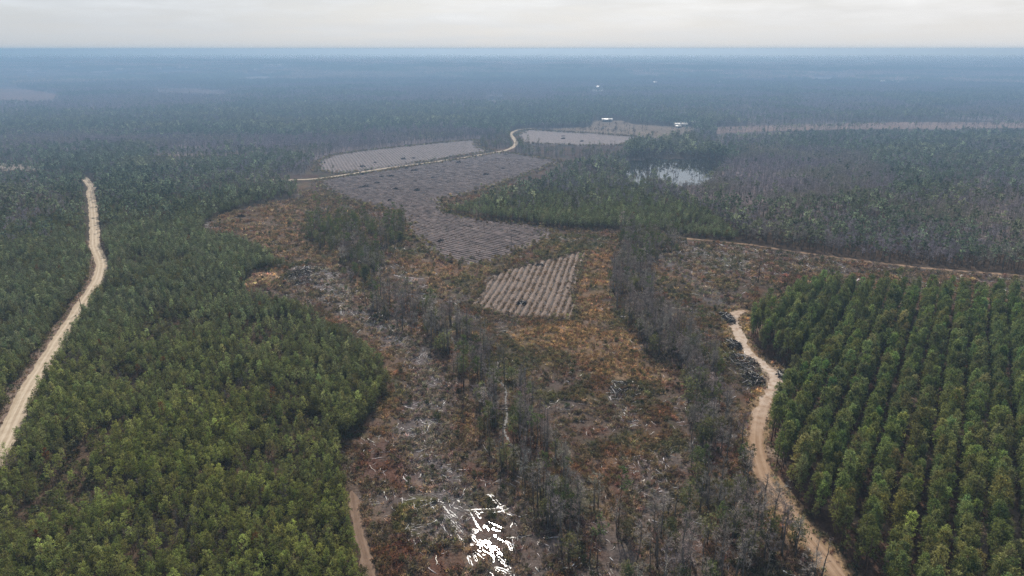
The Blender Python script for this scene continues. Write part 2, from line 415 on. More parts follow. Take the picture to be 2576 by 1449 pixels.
def cover_rgb(x, y):
    """land-cover colour of the ground"""
    x, y = np.asarray(x, float), np.asarray(y, float)
    d = np.hypot(x, y)
    wx = x + (fbm(x, y, 9, 1) - .5) * 9
    wy = y + (fbm(x, y, 9, 2) - .5) * 14
    c = np.empty(x.shape + (3,))
    c[:] = FOREST_FLOOR
    # cut-over land
    cl = inside(CLEAR, wx, wy)
    b = np.empty(x.shape + (3,))
    b[:] = (0.125, 0.092, 0.072)
    n1, n2, n3 = fbm(x, y, 22, 21), fbm(x, y, 16, 31), fbm(x, y, 11, 41)
    b = lerp(b, SLASH, np.clip((n1 - .50) / .16, 0, 1) * .4)
    b = lerp(b, OLIVE, np.clip((n2 - .54) / .12, 0, 1) * .6)
    b = lerp(b, RED, np.clip((n3 - .58) / .10, 0, 1) * .6)
    b = lerp(b, OCHRE, np.clip((fbm(x, y, 14, 61) - .58) / .12, 0, 1) * .35)
    for pl, col, s in COVER:
        m = inside(pl, wx, wy)
        if m.any():
            b = lerp(b, col, m * s * np.clip((fbm(x, y, 7, 77) - .25) / .3, .15, 1))
    for line, wd in ((SLASH_BAND, 9.0), (WOOD_TRACK, 5.0)):
        sd = seg_dist(line, wx, wy)
        b = lerp(b, (0.17, 0.145, 0.138), np.clip(1.3 - sd / wd, 0, 1) * .8)
    c = np.where(cl[..., None], b, c)
    # road verges
    sd = seg_dist(road_sand_l, wx, wy)
    left = sd < 6.5 + 2.5 * np.clip((230 - d) / 60, 0, 1)
    c = np.where((left & (d < 1200))[..., None], (0.25, 0.185, 0.145), c)
    sd = seg_dist(track_l, wx, wy)
    c = np.where((sd < 5.5)[..., None], lerp(c, (0.30, 0.205, 0.12), np.clip((7.5 - sd) / 4, 0, 1)), c)
    gx, gy = ground_at(1938, 945)
    c = lerp(c, (0.34, 0.27, 0.21), np.clip(1.4 - np.hypot(x - gx, y - gy) / 11, 0, 1) * .7)
    # ground under the plantation: pine straw with bare sandy strips
    m = inside(PLANTATION, x, y)
    c = np.where(m[..., None], lerp(np.zeros_like(c) + (0.105, 0.064, 0.046), (0.30, 0.22, 0.16), np.clip((fbm(x, y, 9, 15) - .60) / .08, 0, 1) * .9), c)
    # far away the canopy itself is the surface
    pf = stand_pine(x, y)
    wild = ~cl & (d > 520)
    c = np.where(wild[..., None], lerp(np.zeros_like(c) + (.25, .195, .185), (.095, .078, .055), pf), c)
    can = HARD_RGB + (PINE_RGB - HARD_RGB) * pf[..., None]
    can = can * (0.7 + 0.6 * fbm(x, y, 150, 71))[..., None]
    f = np.clip((d - 2400) / 900, 0, 1)
    f = np.where(inside(LEFT_FIELD, x, y) | inside(LEFT_FIELD_B, x, y) | inside(LONG_FIELD, x, y) | inside(WHITE_CLEARING, x, y), 0, f)
    c = lerp(c, 0, 0) * (1 - f)[..., None] + can * f[..., None]
    # fields
    for pl, col in ((FIELD_NEAR, (0.12, 0.09, 0.078)), (FIELD_MID, (0.085, 0.064, 0.06)), (FIELD_FAR, (0.09, 0.07, 0.066)), (FIELD_TOP, (0.085, 0.064, 0.066)),
                    (BARN_FIELD, (0.27, 0.205, 0.15)), (PINK_FIELD, (0.30, 0.21, 0.17)), (PALE_FIELD, (0.33, 0.27, 0.21)), (LEFT_FIELD, (0.27, 0.175, 0.14)),
                    (LEFT_FIELD_B, (0.27, 0.18, 0.15)), (LONG_FIELD, (0.24, 0.17, 0.15)), (GAP_FIELD, (0.26, 0.2, 0.165)), (WHITE_CLEARING, (0.5, 0.47, 0.44))):
        m = inside(pl, wx, wy)
        if m.any():
            c = np.where(m[..., None], np.array(col) * (0.8 + 0.4 * fbm(x, y, 18, 91))[..., None], c)
    ff = far_field_mask(x, y)
    c = np.where((ff & (d > 2400))[..., None], (0.42, 0.35, 0.29), c)
    return c


# ------------------------------------------------------------------ mesh helpers
def mesh_from(name, v, faces, mats=(), fmat=None, smooth=False):
    """v: (n,3); faces: (m,3) or (m,4) array"""
    me = bpy.data.meshes.new(name)
    v = np.asarray(v, np.float32)
    faces = np.asarray(faces, np.int32)
    k = faces.shape[1]
    me.vertices.add(len(v))
    me.vertices.foreach_set('co', v.ravel())
    me.loops.add(faces.size)
    me.loops.foreach_set('vertex_index', faces.ravel())
    me.polygons.add(len(faces))
    me.polygons.foreach_set('loop_start', np.arange(0, faces.size, k, dtype=np.int32))
    for m in mats:
        me.materials.append(m)
    if fmat is not None:
        me.polygons.foreach_set('material_index', np.asarray(fmat, np.int32))
    if smooth:
        me.polygons.foreach_set('use_smooth', np.ones(len(faces), bool))
    me.update(calc_edges=True)
    return me


def link(name, me, loc=(0, 0, 0), parent=None, **tags):
    o = bpy.data.objects.new(name, me)
    COL.objects.link(o)
    o.location = loc
    if parent is not None:
        o.parent = parent
    for k, v in tags.items():
        o[k] = v
    return o


def tag(o, label, category, group=None):
    o['label'] = label
    o['category'] = category
    if group:
        o['group'] = group
    return o


class Geo:
    """collects vertices and triangles with a material slot per triangle"""
    def __init__(self):
        self.v, self.f, self.m, self.n = [], [], [], 0

    def add(self, v, f, m=0):
        v, f = np.asarray(v, float).reshape(-1, 3), np.asarray(f, int).reshape(-1, 3)
        self.v.append(v)
        self.f.append(f + self.n)
        self.m.append(np.full(len(f), m))
        self.n += len(v)
        return self

    def tube(self, pts, rad, sides=5, m=0, cap=True):
        pts = np.asarray(pts, float)
        n = len(pts)
        d = np.gradient(pts, axis=0)
        vs = []
        for p, t, r in zip(pts, d, rad):
            t = t / (np.linalg.norm(t) + 1e-9)
            a = np.cross(t, (0, 0, 1) if abs(t[2]) < .9 else (1, 0, 0))
            a /= np.linalg.norm(a) + 1e-9
            b = np.cross(t, a)
            for k in range(sides):
                an = 2 * math.pi * k / sides
                vs.append(p + r * (math.cos(an) * a + math.sin(an) * b))
        f = []
        for i in range(n - 1):
            for k in range(sides):
                k2 = (k + 1) % sides
                a0, a1, b0, b1 = i * sides + k, i * sides + k2, (i + 1) * sides + k, (i + 1) * sides + k2
                f += [(a0, a1, b1), (a0, b1, b0)]
        if cap:
            for k in range(1, sides - 1):
                f.append((0, k + 1, k))
                e = (n - 1) * sides
                f.append((e, e + k, e + k + 1))
        return self.add(vs, f, m)

    def box(self, c, s, m=0):
        c, s = np.asarray(c, float), np.asarray(s, float) / 2
        v = [c + s * np.array((x, y, z)) for z in (-1, 1) for y in (-1, 1) for x in (-1, 1)]
        f = [(0, 2, 3), (0, 3, 1), (4, 5, 7), (4, 7, 6), (0, 1, 5), (0, 5, 4), (2, 6, 7), (2, 7, 3), (0, 4, 6), (0, 6, 2), (1, 3, 7), (1, 7, 5)]
        return self.add(v, f, m)

    def needles(self, rng, centres, dirs, length, width, n, m=0, spread=.9):
        """star-like tufts: n thin triangles from each centre"""
        N = len(centres)
        c = np.repeat(centres, n, axis=0)
        dd = np.repeat(dirs, n, axis=0) + rng.normal(0, spread, (N * n, 3))
        dd /= np.linalg.norm(dd, axis=1)[:, None] + 1e-9
        q = np.cross(dd, rng.normal(0, 1, (N * n, 3)))
        q /= np.linalg.norm(q, axis=1)[:, None] + 1e-9
        L = np.repeat(np.broadcast_to(length, (N,)), n) * rng.uniform(.6, 1.15, N * n)
        Wd = np.repeat(np.broadcast_to(width, (N,)), n) * rng.uniform(.7, 1.3, N * n)
        a = c - q * Wd[:, None] * .5
        b = c + q * Wd[:, None] * .5
        t = c + dd * L[:, None]
        v = np.stack([a, b, t], 1).reshape(-1, 3)
        return self.add(v, np.arange(len(v)).reshape(-1, 3), m)

    def leaves(self, rng, centres, size, n, blob, m=0):
        """loose leaf-spray triangles round each centre"""
        N = len(centres)
        c = np.repeat(centres, n, axis=0) + rng.normal(0, blob, (N * n, 3))
        v = c[:, None, :] + rng.normal(0, size, (N * n, 3, 3))
        return self.add(v.reshape(-1, 3), np.arange(N * n * 3).reshape(-1, 3), m)

    def mesh(self, name, mats, smooth=False):
        return mesh_from(name, np.concatenate(self.v), np.concatenate(self.f), mats, np.concatenate(self.m), smooth)


# ------------------------------------------------------------------ materials
def material(name):
    m = bpy.data.materials.new(name)
    m.use_nodes = True
    return m, NT(m.node_tree)


def foliage_material(name, trans, vary, rough=.75):
    """leaf colour comes with the plant ('tint'); each leaf varies a little"""
    m, t = material(name)
    tint = t.n('ShaderNodeAttribute', {'attribute_type': 'INSTANCER', 'attribute_name': 'tint'}).outputs['Color']
    isl = t.n('ShaderNodeNewGeometry').outputs['Random Per Island']
    k = t.math('ADD', t.math('MULTIPLY', t.math('POWER', isl, 1.5), vary * 1.25), max(.2, 1.0 - vary * .5))
    col = t.vmath('MULTIPLY', tint, t.n('ShaderNodeCombineXYZ', None, i0=k, i1=k, i2=k).outputs[0])
    d = t.n('ShaderNodeBsdfDiffuse', None, Color=col)
    if trans > 0:
        tr = t.n('ShaderNodeBsdfTranslucent', None, Color=t.vmath('MULTIPLY', col, (1.25, 1.2, .8)))
        d = t.n('ShaderNodeMixShader', None, i0=trans, i1=d, i2=tr)
    t.n('ShaderNodeOutputMaterial', None, Surface=d)
    return m


def plain_material(name, rgb, noise_scale=0.0, vary=.3, rough=.9, coords='Object', spec=.2, metallic=0.0):
    m, t = material(name)
    col = rgb + (1.0,)
    if noise_scale:
        co = t.n('ShaderNodeTexCoord').outputs[coords]
        n = t.noise(co, noise_scale, 4.0)
        col = t.mix(t.ramp(n, .3, .7), tuple(c * (1 - vary) for c in rgb), tuple(c * (1 + vary) for c in rgb))
    b = t.n('ShaderNodeBsdfPrincipled', None, Base_Color=col, Roughness=rough, Metallic=metallic)
    b.inputs['Specular IOR Level'].default_value = spec
    t.n('ShaderNodeOutputMaterial', None, Surface=b)
    return m


def ground_material():
    m, t = material('ground_cover')
    at = t.n('ShaderNodeAttribute', {'attribute_type': 'GEOMETRY', 'attribute_name': 'cover'}).outputs['Color']
    pos = t.n('ShaderNodeNewGeometry').outputs['Position']
    n1 = t.noise(pos, 1.3, 5.0, .65)
    n2 = t.noise(pos, .22, 4.0, .6)
    n3 = t.noise(pos, .018, 3.0, .6)
    k = t.math('ADD', t.math('MULTIPLY', n1, .9), t.math('ADD', t.math('MULTIPLY', n2, .6), t.math('MULTIPLY', n3, .3)))
    k = t.math('MAXIMUM', t.math('ADD', t.math('MULTIPLY', k, 2.2), -1.0), .22)
    col = t.vmath('MULTIPLY', at, t.n('ShaderNodeCombineXYZ', None, i0=k, i1=k, i2=k).outputs[0])
    bump = t.n('ShaderNodeBump', None, Strength=.9, Distance=.35, Height=t.math('ADD', n1, n2))
    b = t.n('ShaderNodeBsdfDiffuse', None, Color=col, Roughness=.6, Normal=bump)
    t.n('ShaderNodeOutputMaterial', None, Surface=b)
    return m


def dirt_material(name, a, b, streak=True):
    m, t = material(name)
    pos = t.n('ShaderNodeNewGeometry').outputs['Position']
    uv = t.n('ShaderNodeAttribute', {'attribute_type': 'GEOMETRY', 'attribute_name': 'along'}).outputs['Vector']
    st = t.n('ShaderNodeMapping', None, i0=uv, i3=(1.0, .03, 1.0)).outputs[0]
    n1 = t.noise(st, 2.2, 4.0, .6)
    n2 = t.noise(pos, .35, 4.0, .6)
    sx = t.n('ShaderNodeSeparateXYZ', None, i0=uv).outputs[0]
    rut = t.math('ABSOLUTE', t.math('SUBTRACT', t.math('ABSOLUTE', sx), 1.0))
    rut = t.ramp(rut, .75, .15)
    f = t.math('ADD', t.math('MULTIPLY', n1, .55), t.math('MULTIPLY', n2, .45))
    f = t.ramp(t.math('ADD', f, t.math('MULTIPLY', t.math('SUBTRACT', rut, .4), .16)), .36, .64)
    col = t.mix(f, a, b)
    pale = t.n('ShaderNodeAttribute', {'attribute_type': 'GEOMETRY', 'attribute_name': 'pale'}).outputs['Fac']
    col = t.mix(t.math('MULTIPLY', pale, t.ramp(n2, .3, .6)), col, (.40, .335, .28))
    bump = t.n('ShaderNodeBump', None, Strength=.6, Distance=.15, Height=n1)
    bs = t.n('ShaderNodeBsdfDiffuse', None, Color=col, Normal=bump)
    t.n('ShaderNodeOutputMaterial', None, Surface=bs)
    return m


def water_material(name, ior, spec):
    m, t = material(name)
    pos = t.n('ShaderNodeNewGeometry').outputs['Position']
    n = t.noise(pos, 1.6, 2.0)
    bump = t.n('ShaderNodeBump', None, Strength=.010, Distance=.05, Height=n)
    b = t.n('ShaderNodeBsdfPrincipled', None, Base_Color=(.02, .018, .014, 1), Roughness=.05, IOR=ior, Normal=bump)
    b.inputs['Specular IOR Level'].default_value = spec
    t.n('ShaderNodeOutputMaterial', None, Surface=b)
    return m


M_NEEDLE = foliage_material('pine_needles', .36, 1.3)
M_LEAF = foliage_material('leaves', .35, .8)
M_TWIG = foliage_material('twigs', 0.0, .7)
M_GRASS = foliage_material('dry_grass', .3, 1.2)
M_WOOD = foliage_material('weathered_wood', 0.0, .5)
M_BARK = plain_material('pine_bark', (.115, .078, .058), 2.0, .35)
M_GREY_BARK = plain_material('grey_bark', (.125, .112, .10), 2.0, .35)
M_GROUND = ground_material()
M_SAND = dirt_material('sandy_road_surface', (.29, .23, .165), (.43, .36, .275))
M_TRACK = dirt_material('dirt_track_surface', (.195, .128, .082), (.27, .19, .13))
M_PATH = dirt_material('path_surface', (.115, .078, .056), (.17, .12, .088))
M_WATER = water_material('water', 1.6, .8)
M_CREEK = water_material('creek_water', 1.33, .5)
M_SOIL = plain_material('furrow_soil', (.135, .096, .074), 1.6, .75)
M_FURROW_SHADE = plain_material('shaded_furrow_soil', (.040, .031, .027), .9, .5)  # soil colour darkened to stand in for the shadow lines between ridges
M_FIELD_SHADE = plain_material('shaded_field_soil', (.066, .049, .047), .16, .5)  # the same furrow shade put into the farther fields' base colour
M_SOIL_MID = plain_material('furrow_soil_far', (.105, .078, .073), .16, .5)
M_METAL = plain_material('pale_metal_roof', (.66, .62, .55), 1.0, .14, .5, spec=.3)
M_SIDING = plain_material('pale_siding', (.50, .46, .40), 1.0, .1)
M_OPENING = plain_material('dark_opening', (.05, .045, .04))
M_POLE = plain_material('pole_wood', (.12, .09, .07), 2.0, .3)
M_CHAR = plain_material('dark_brush', (.045, .038, .036), 1.0, .5)

# ------------------------------------------------------------------ the ground: one sheet to the horizon
def build_ground():
    fine = np.radians(np.arange(-42, 42.01, .16))
    coarse = np.radians(np.arange(47, 314, 6.0))
    az = np.concatenate([fine, coarse])
    r = [60.0]
    while r[-1] < 90000:
        d = r[-1]
        if d < 120:
            st = 6.0
        elif d < 1500:
            st = min(max(2.0 * d * d / (H * 683), .45), 7.0)
        else:
            st = d * .02
        r.append(d + st)
    r = np.array(r)
    A, R = np.meshgrid(az, r)
    x, y = R * np.sin(A), R * np.cos(A)
    nr, na = x.shape
    v = np.stack([x.ravel(), y.ravel(), np.zeros(x.size)], 1)
    v = np.concatenate([v, [[0, 0, 0]]])
    i, j = np.meshgrid(np.arange(nr - 1), np.arange(na), indexing='ij')
    j2 = (j + 1) % na
    q = np.stack([i * na + j, i * na + j2, (i + 1) * na + j2, (i + 1) * na + j], -1).reshape(-1, 4)[:, ::-1]
    tri1, tri2 = q[:, [0, 1, 2]], q[:, [0, 2, 3]]
    cj = np.arange(na)
    c = np.stack([np.full(na, nr * na), (cj + 1) % na, cj], 1)
    me = mesh_from('ground', v, np.concatenate([tri1, tri2, c]), [M_GROUND])
    rgb = cover_rgb(v[:, 0], v[:, 1])
    at = me.attributes.new('cover', 'FLOAT_COLOR', 'POINT')
    at.data.foreach_set('color', np.concatenate([rgb, np.ones((len(rgb), 1))], 1).astype(np.float32).ravel())
    return link('ground', me, kind='structure')


build_ground()


def ribbon(name, c, width, z, mat, ragged=.25, seed=1, taper=0, **tags):
    """a road as a strip with uneven edges, slightly crowned"""
    rng = np.random.default_rng(seed)
    d = np.gradient(c, axis=0)
    d /= np.linalg.norm(d, axis=1)[:, None]
    nrm = np.stack([-d[:, 1], d[:, 0]], 1)
    n = len(c)
    s = np.concatenate([[0], np.cumsum(np.linalg.norm(np.diff(c, axis=0), axis=1))])
    wl = width / 2 * (1 + ragged * (rng.random(n) - .5) * 2)
    wr = width / 2 * (1 + ragged * (rng.random(n) - .5) * 2)
    ends = np.clip(np.minimum(np.arange(n), n - 1 - np.arange(n)) / taper, .12, 1) if taper else 1.0
    wl, wr = wl * ends, wr * ends
    cols = [(-1, wl, z), (-.5, wl, z + .05), (0, wl, z + .07), (.5, wr, z + .05), (1, wr, z)]
    V, A = [], []
    for f, wv, zz in cols:
        p = c + nrm * (f * wv)[:, None]
        V.append(np.concatenate([p, np.full((n, 1), zz)], 1))
        A.append(np.stack([f * wv, s, np.zeros(n)], 1))
    v, a = np.concatenate(V), np.concatenate(A)
    k = len(cols)
    i, j = np.meshgrid(np.arange(n - 1), np.arange(k - 1))
    q = np.stack([j * n + i, j * n + i + 1, (j + 1) * n + i + 1, (j + 1) * n + i], -1).reshape(-1, 4)[:, ::-1]
    me = mesh_from(name, v, q, [mat])
    me.attributes.new('along', 'FLOAT_VECTOR', 'POINT').data.foreach_set('vector', a.astype(np.float32).ravel())
    if name == 'dirt_track':
        q0 = np.array(ground_at(1885, 885))
        pv = np.clip(1.5 - np.hypot(v[:, 0] - q0[0], v[:, 1] - q0[1]) / 48.0, 0, 1)
        me.attributes.new('pale', 'FLOAT', 'POINT').data.foreach_set('value', pv.astype(np.float32))
    return link(name, me, **tags)


ribbon('sandy_road', road_sand, 6.3, .02, M_SAND, .16, 1, kind='structure')
ribbon('field_road', road_far, 5.2, .02, M_SAND, .12, 2, kind='structure')
ribbon('dirt_track', track, 4.6, .02, M_TRACK, .45, 3, kind='structure')
ribbon('firebreak_path', firebreak, 3.0, .02, M_TRACK, .3, 4, kind='structure')
ribbon('clearing_path', path_near, 3.2, .02, M_PATH, .5, 5, taper=1.5, kind='structure')
ribbon('side_road', curve([(231, 474), (240, 472), (252, 470), (260, 469.5)]), 6.0, .028, M_SAND, .2, 6, kind='structure')


def ragged(pl, seed, step=3.0, amp=3.4):
    """a field outline with uneven edges"""
    out = []
    for a, b in zip(pl, np.roll(pl, -1, axis=0)):
        n = max(1, int(np.linalg.norm(b - a) / step))
        for k in range(n):
            out.append(a + (b - a) * k / n)
    out = np.array(out)
    out[:, 0] += (fbm(out[:, 0], out[:, 1], 9, seed) - .5) * 2 * amp
    out[:, 1] += (fbm(out[:, 0], out[:, 1], 9, seed + 1) - .5) * 4 * amp
    return out


# water: streaks of flooded ruts, the creek, the ponds
def sheet(name, pl, z, mat, **tags):
    tri = tessellate_polygon([[Vector((p[0], p[1], 0)) for p in pl]])
    v = np.concatenate([pl, np.full((len(pl), 1), z)], 1)
    f = []
    for a, b, c in tri:
        n = (pl[b][0] - pl[a][0]) * (pl[c][1] - pl[a][1]) - (pl[b][1] - pl[a][1]) * (pl[c][0] - pl[a][0])
        f.append((a, b, c) if n > 0 else (a, c, b))
    return link(name, mesh_from(name, v, f, [mat]), **tags)


def streak(pts, wpx, seed, name='puddle', z=.10, gaps=True):
    """water lying along a rut: a strip with ragged banks"""
    rng = np.random.default_rng(seed)
    c = curve(pts, step=.34)
    n = len(c)
    d = np.gradient(c, axis=0)
    d /= np.linalg.norm(d, axis=1)[:, None] + 1e-9
    nrm = np.stack([-d[:, 1], d[:, 0]], 1)
    sl = math.hypot(c[0][1], H)
    wm = wpx / F * sl
    t = np.linspace(0, 1, n)
    env = np.clip(np.minimum(t, 1 - t) * 7, .15, 1)
    ker = np.array([.2, .6, .2])
    soft = lambda: np.convolve(np.clip(rng.normal(.5, .8, n + 2), .02, 2.4), ker, 'valid')
    strands = [0.0] if wpx < 6 else [-.36, .36] if wpx < 10 else [-.56, 0.0, .56]
    V, Q = [], []
    for j, o in enumerate(strands):
        half = wm * (.5 if len(strands) < 3 else .36) * env / len(strands)
        mid = c + nrm * (wm * o * env + rng.normal(0, .06, n))[:, None]
        V.append(np.concatenate([mid + nrm * (half * soft())[:, None], mid - nrm * (half * soft())[:, None]]))
        i = np.arange(n - 1)
        keep = np.ones(n - 1, bool)
        if gaps:
            keep = np.convolve(rng.random(n + 1), [.34, .33, .33], 'valid') > (.24 if len(strands) == 1 else .40)
        Q.append((np.stack([i, n + i, n + i + 1, i + 1], 1) + j * 2 * n)[keep])
    v = np.concatenate(V)
    v = np.concatenate([v, np.full((len(v), 1), z)], 1)
    q = np.concatenate(Q)
    return link(name, mesh_from(name, v, q, [M_CREEK if name == 'creek' else M_WATER]), kind='structure')


def zz(pts):                    # picture coordinates of the enlarged lower-centre crop
    return [(858.6 + x / 3.0, 966 + y / 3.0) for x, y in pts]


STREAKS = [([(728, 865), (745, 895), (770, 912), (810, 960), (845, 990), (880, 1015)], 9), ([(780, 985), (820, 1020), (860, 1060), (890, 1090), (918, 1128)], 10),
           ([(880, 848), (884, 880), (898, 915)], 4.5), ([(1090, 838), (1125, 838), (1150, 862), (1180, 905), (1205, 935), (1215, 955)], 8.5),
           ([(925, 950), (970, 955), (1010, 946), (1100, 946), (1160, 940), (1210, 928), (1250, 916)], 4), ([(968, 965), (990, 1005), (1015, 1045), (1040, 1080), (1060, 1112)], 5),
           ([(1000, 955), (1030, 985), (1052, 1020)], 7), ([(1040, 970), (1072, 974)], 5), ([(1098, 1036), (1150, 1062), (1200, 1084), (1230, 1090)], 5),
           ([(972, 1128), (1000, 1160), (1040, 1195), (1080, 1220), (1130, 1260), (1180, 1300), (1220, 1335), (1275, 1385)], 11),
           ([(980, 1205), (1010, 1235), (1050, 1270), (1100, 1305), (1155, 1345)], 17), ([(1120, 1150), (1160, 1150), (1185, 1178), (1215, 1192), (1255, 1198), (1275, 1225), (1288, 1268)], 8),
           ([(1080, 1066), (1095, 1090), (1110, 1112)], 8), ([(1138, 1092), (1165, 1102), (1200, 1112)], 6), ([(980, 1095), (1030, 1110), (1000, 1130)], 6), ([(850, 1100), (870, 1130), (895, 1170), (915, 1200), (932, 1230)], 6),
           ([(960, 1290), (968, 1330), (990, 1380)], 8), ([(995, 1275), (1010, 1310), (1022, 1342)], 6), ([(1155, 1390), (1190, 1402), (1230, 1420), (1260, 1440), (1310, 1480)], 12), ([(1230, 1340), (1265, 1390), (1290, 1440), (1330, 1490)], 9),
           ([(632, 918), (600, 955), (560, 990), (530, 1020), (515, 1050)], 2.2), ([(500, 1075), (520, 1105), (535, 1150), (550, 1190), (565, 1222)], 3), ([(580, 1150), (610, 1200)], 2.2), ([(475, 1105), (500, 1080)], 2.5),
           ([(1215, 960), (1250, 980), (1295, 1000)], 3.5), ([(1140, 972), (1190, 965), (1240, 948), (1268, 938)], 3), ([(1278, 1085), (1288, 1060), (1292, 1045)], 4), ([(1310, 1050), (1328, 1075)], 3), ([(845, 935), (880, 945)], 5),
           ([(1080, 1180), (1130, 1215), (1180, 1255), (1215, 1300)], 7), ([(1100, 1405), (1130, 1430), (1170, 1470)], 3), ([(700, 1025), (740, 1030)], 4), ([(800, 1130), (860, 1160)], 4), ([(1250, 1160), (1320, 1162)], 2.5)]
for i, (pts, wpx) in enumerate(STREAKS):
    streak(zz(pts), wpx, 100 + i)
streak(CREEK, 5.0, 55, 'creek', .06, False)
streak([(2110, 676.5), (2125, 677), (2140, 676.5)], 5, 56)
streak([(1968, 676), (1985, 679), (2003, 681)], 3, 57)
streak([(1230, 795), (1240, 800)], 6, 58)
sheet('pond', ragged(POND, 41, 8.0, 14.0), .05, M_WATER, kind='structure')
sheet('far_pond', CENTRE_POND, .05, M_WATER, kind='structure')


# ------------------------------------------------------------------ furrowed fields: every ridge a piece
def furrow_field(name, pl, p0, p1, gap, mat, open_flat, rw, rh, step, z, seed, reach=1e9):
    rng = np.random.default_rng(seed)
    base = sheet(name, ragged(pl, seed), z, open_flat, kind='structure')  # base sheet carries the painted shade of the furrows
    a, b = np.array(ground_at(*p0)), np.array(ground_at(*p1))
    u = (b - a) / np.linalg.norm(b - a)
    nv = np.array((-u[1], u[0]))
    s, t = (pl - a) @ u, (pl - a) @ nv
    k0, k1 = int(np.floor(t.min() / gap)), int(np.ceil(t.max() / gap))
    ss = np.arange(s.min(), s.max(), step)
    prof = np.array([(-1, 0), (-.5, .8), (.05, 1), (.55, .75), (1, 0)])
    for k in range(k0, k1 + 1):
        wob = (fbm(ss, np.full_like(ss, k * .15 * gap), 60, seed) - .5) * 1.6
        off = k * gap + wob
        px, py = a[0] + u[0] * ss + nv[0] * off, a[1] + u[1] * ss + nv[1] * off
        ok = inside(pl, px, py) & (np.hypot(px, py) < reach)
        g = Geo()
        i = 0
        while i < len(ss):
            if not ok[i]:
                i += 1
                continue
            j = i
            while j < len(ss) and ok[j]:
                j += 1
            n = j - i
            if n >= 4:
                hh = rh * rng.uniform(.75, 1.2, n)
                hh[0] = hh[-1] = .03
                v = []
                for f, hf in prof:
                    o = off[i:j] + f * rw * rng.uniform(.8, 1.2, n)
                    v.append(np.stack([a[0] + u[0] * ss[i:j] + nv[0] * o, a[1] + u[1] * ss[i:j] + nv[1] * o, z + .005 + hh * hf * rng.uniform(.8, 1.15, n)], 1))
                v = np.concatenate(v)
                ii, jj = np.meshgrid(np.arange(n - 1), np.arange(4))
                q = np.stack([jj * n + ii, jj * n + ii + 1, (jj + 1) * n + ii + 1, (jj + 1) * n + ii], -1).reshape(-1, 4)[:, ::-1]
                g.add(v, np.concatenate([q[:, [0, 1, 2]], q[:, [0, 2, 3]]]))
            i = j
        if g.n:
            link('soil_ridge', g.mesh('soil_ridge', [mat]), parent=base)
    return base


furrow_field('furrowed_field', FIELD_NEAR, (1439, 736), (1472, 634), 3.25, M_SOIL, M_FURROW_SHADE, 1.12, .62, 1.3, .03, 11)
furrow_field('ploughed_field', FIELD_MID, (1103.8, 621.8), (1253.3, 654.8), 3.3, M_SOIL_MID, M_FIELD_SHADE, 1.0, .6, 4.0, .02, 12)
furrow_field('bedded_field', FIELD_FAR, (975, 420), (931, 376), 3.6, M_SOIL_MID, M_FIELD_SHADE, 1.2, .6, 6.0, .02, 13)
sheet('brown_field', ragged(FIELD_TOP, 43, 6.0, 6.0), .02, M_SOIL_MID, kind='structure')


# ------------------------------------------------------------------ plants: each kind as trunk and crown, in variants
def crown_points(rng, n, h0, h1, rfun, shell=.45):
    """points spread through a crown's volume, denser near its surface"""
    t = rng.random(n) ** .85
    r = rfun(t) * (shell + (1 - shell) * np.sqrt(rng.random(n)))
    a = rng.random(n) * 2 * math.pi
    p = np.stack([r * np.cos(a), r * np.sin(a), h0 + (h1 - h0) * t], 1)
    d = np.stack([np.cos(a) * .8, np.sin(a) * .8, .2 + .8 * t], 1)
    return p, d


def pine_parts(seed, h, h0, rad, n, tip=.35, L=.62, Wd=.17, per=6, lump=.5, clump=6):
    rng = np.random.default_rng(seed)
    tr, cr = Geo(), Geo()
    lean = rng.normal(0, .02, 2) * h
    zz_ = np.linspace(0, h * .97, 6)
    pts = np.stack([lean[0] * (zz_ / h) ** 1.5, lean[1] * (zz_ / h) ** 1.5, zz_], 1)
    tr.tube(pts, np.linspace(.17, .03, 6) * (h / 12), 6)
    rf = lambda t: rad * np.clip(np.minimum(1.0, .45 + 1.7 * t), 0, 1) * np.sqrt(np.clip(1.04 - t ** 2.2, .02, 1)) * (1 - tip * t)
    nc = max(8, n // clump)
    p, d = crown_points(rng, nc, h0, h - .2, rf, .5)
    sel = np.concatenate([np.arange(nc), rng.integers(0, nc, n - nc)])
    p = p[sel] + rng.normal(0, .17 * rad, (n, 3)) * (1, 1, .8)
    d = d[sel]
    # branches carry the needles in lumps
    ang = np.arctan2(p[:, 1], p[:, 0])
    lob = 1 + lump * (np.sin(ang * rng.integers(3, 6) + p[:, 2] * 1.9 + rng.random() * 6) * .35 + rng.normal(0, .14, n))
    p[:, :2] *= lob[:, None]
    p[:, 0] += lean[0] * (p[:, 2] / h) ** 1.5
    p[:, 1] += lean[1] * (p[:, 2] / h) ** 1.5
    cr.needles(rng, p, d, L, Wd, per)
    for _ in range(10):
        zb = rng.uniform(h0 * .85, h * .85)
        a = rng.random() * 6.28
        e = np.array((math.cos(a), math.sin(a), .35)) * rad * rng.uniform(.5, .8)
        tr.tube([(0, 0, zb), (e[0], e[1], zb + e[2])], [.045, .015], 3)
    return tr, cr


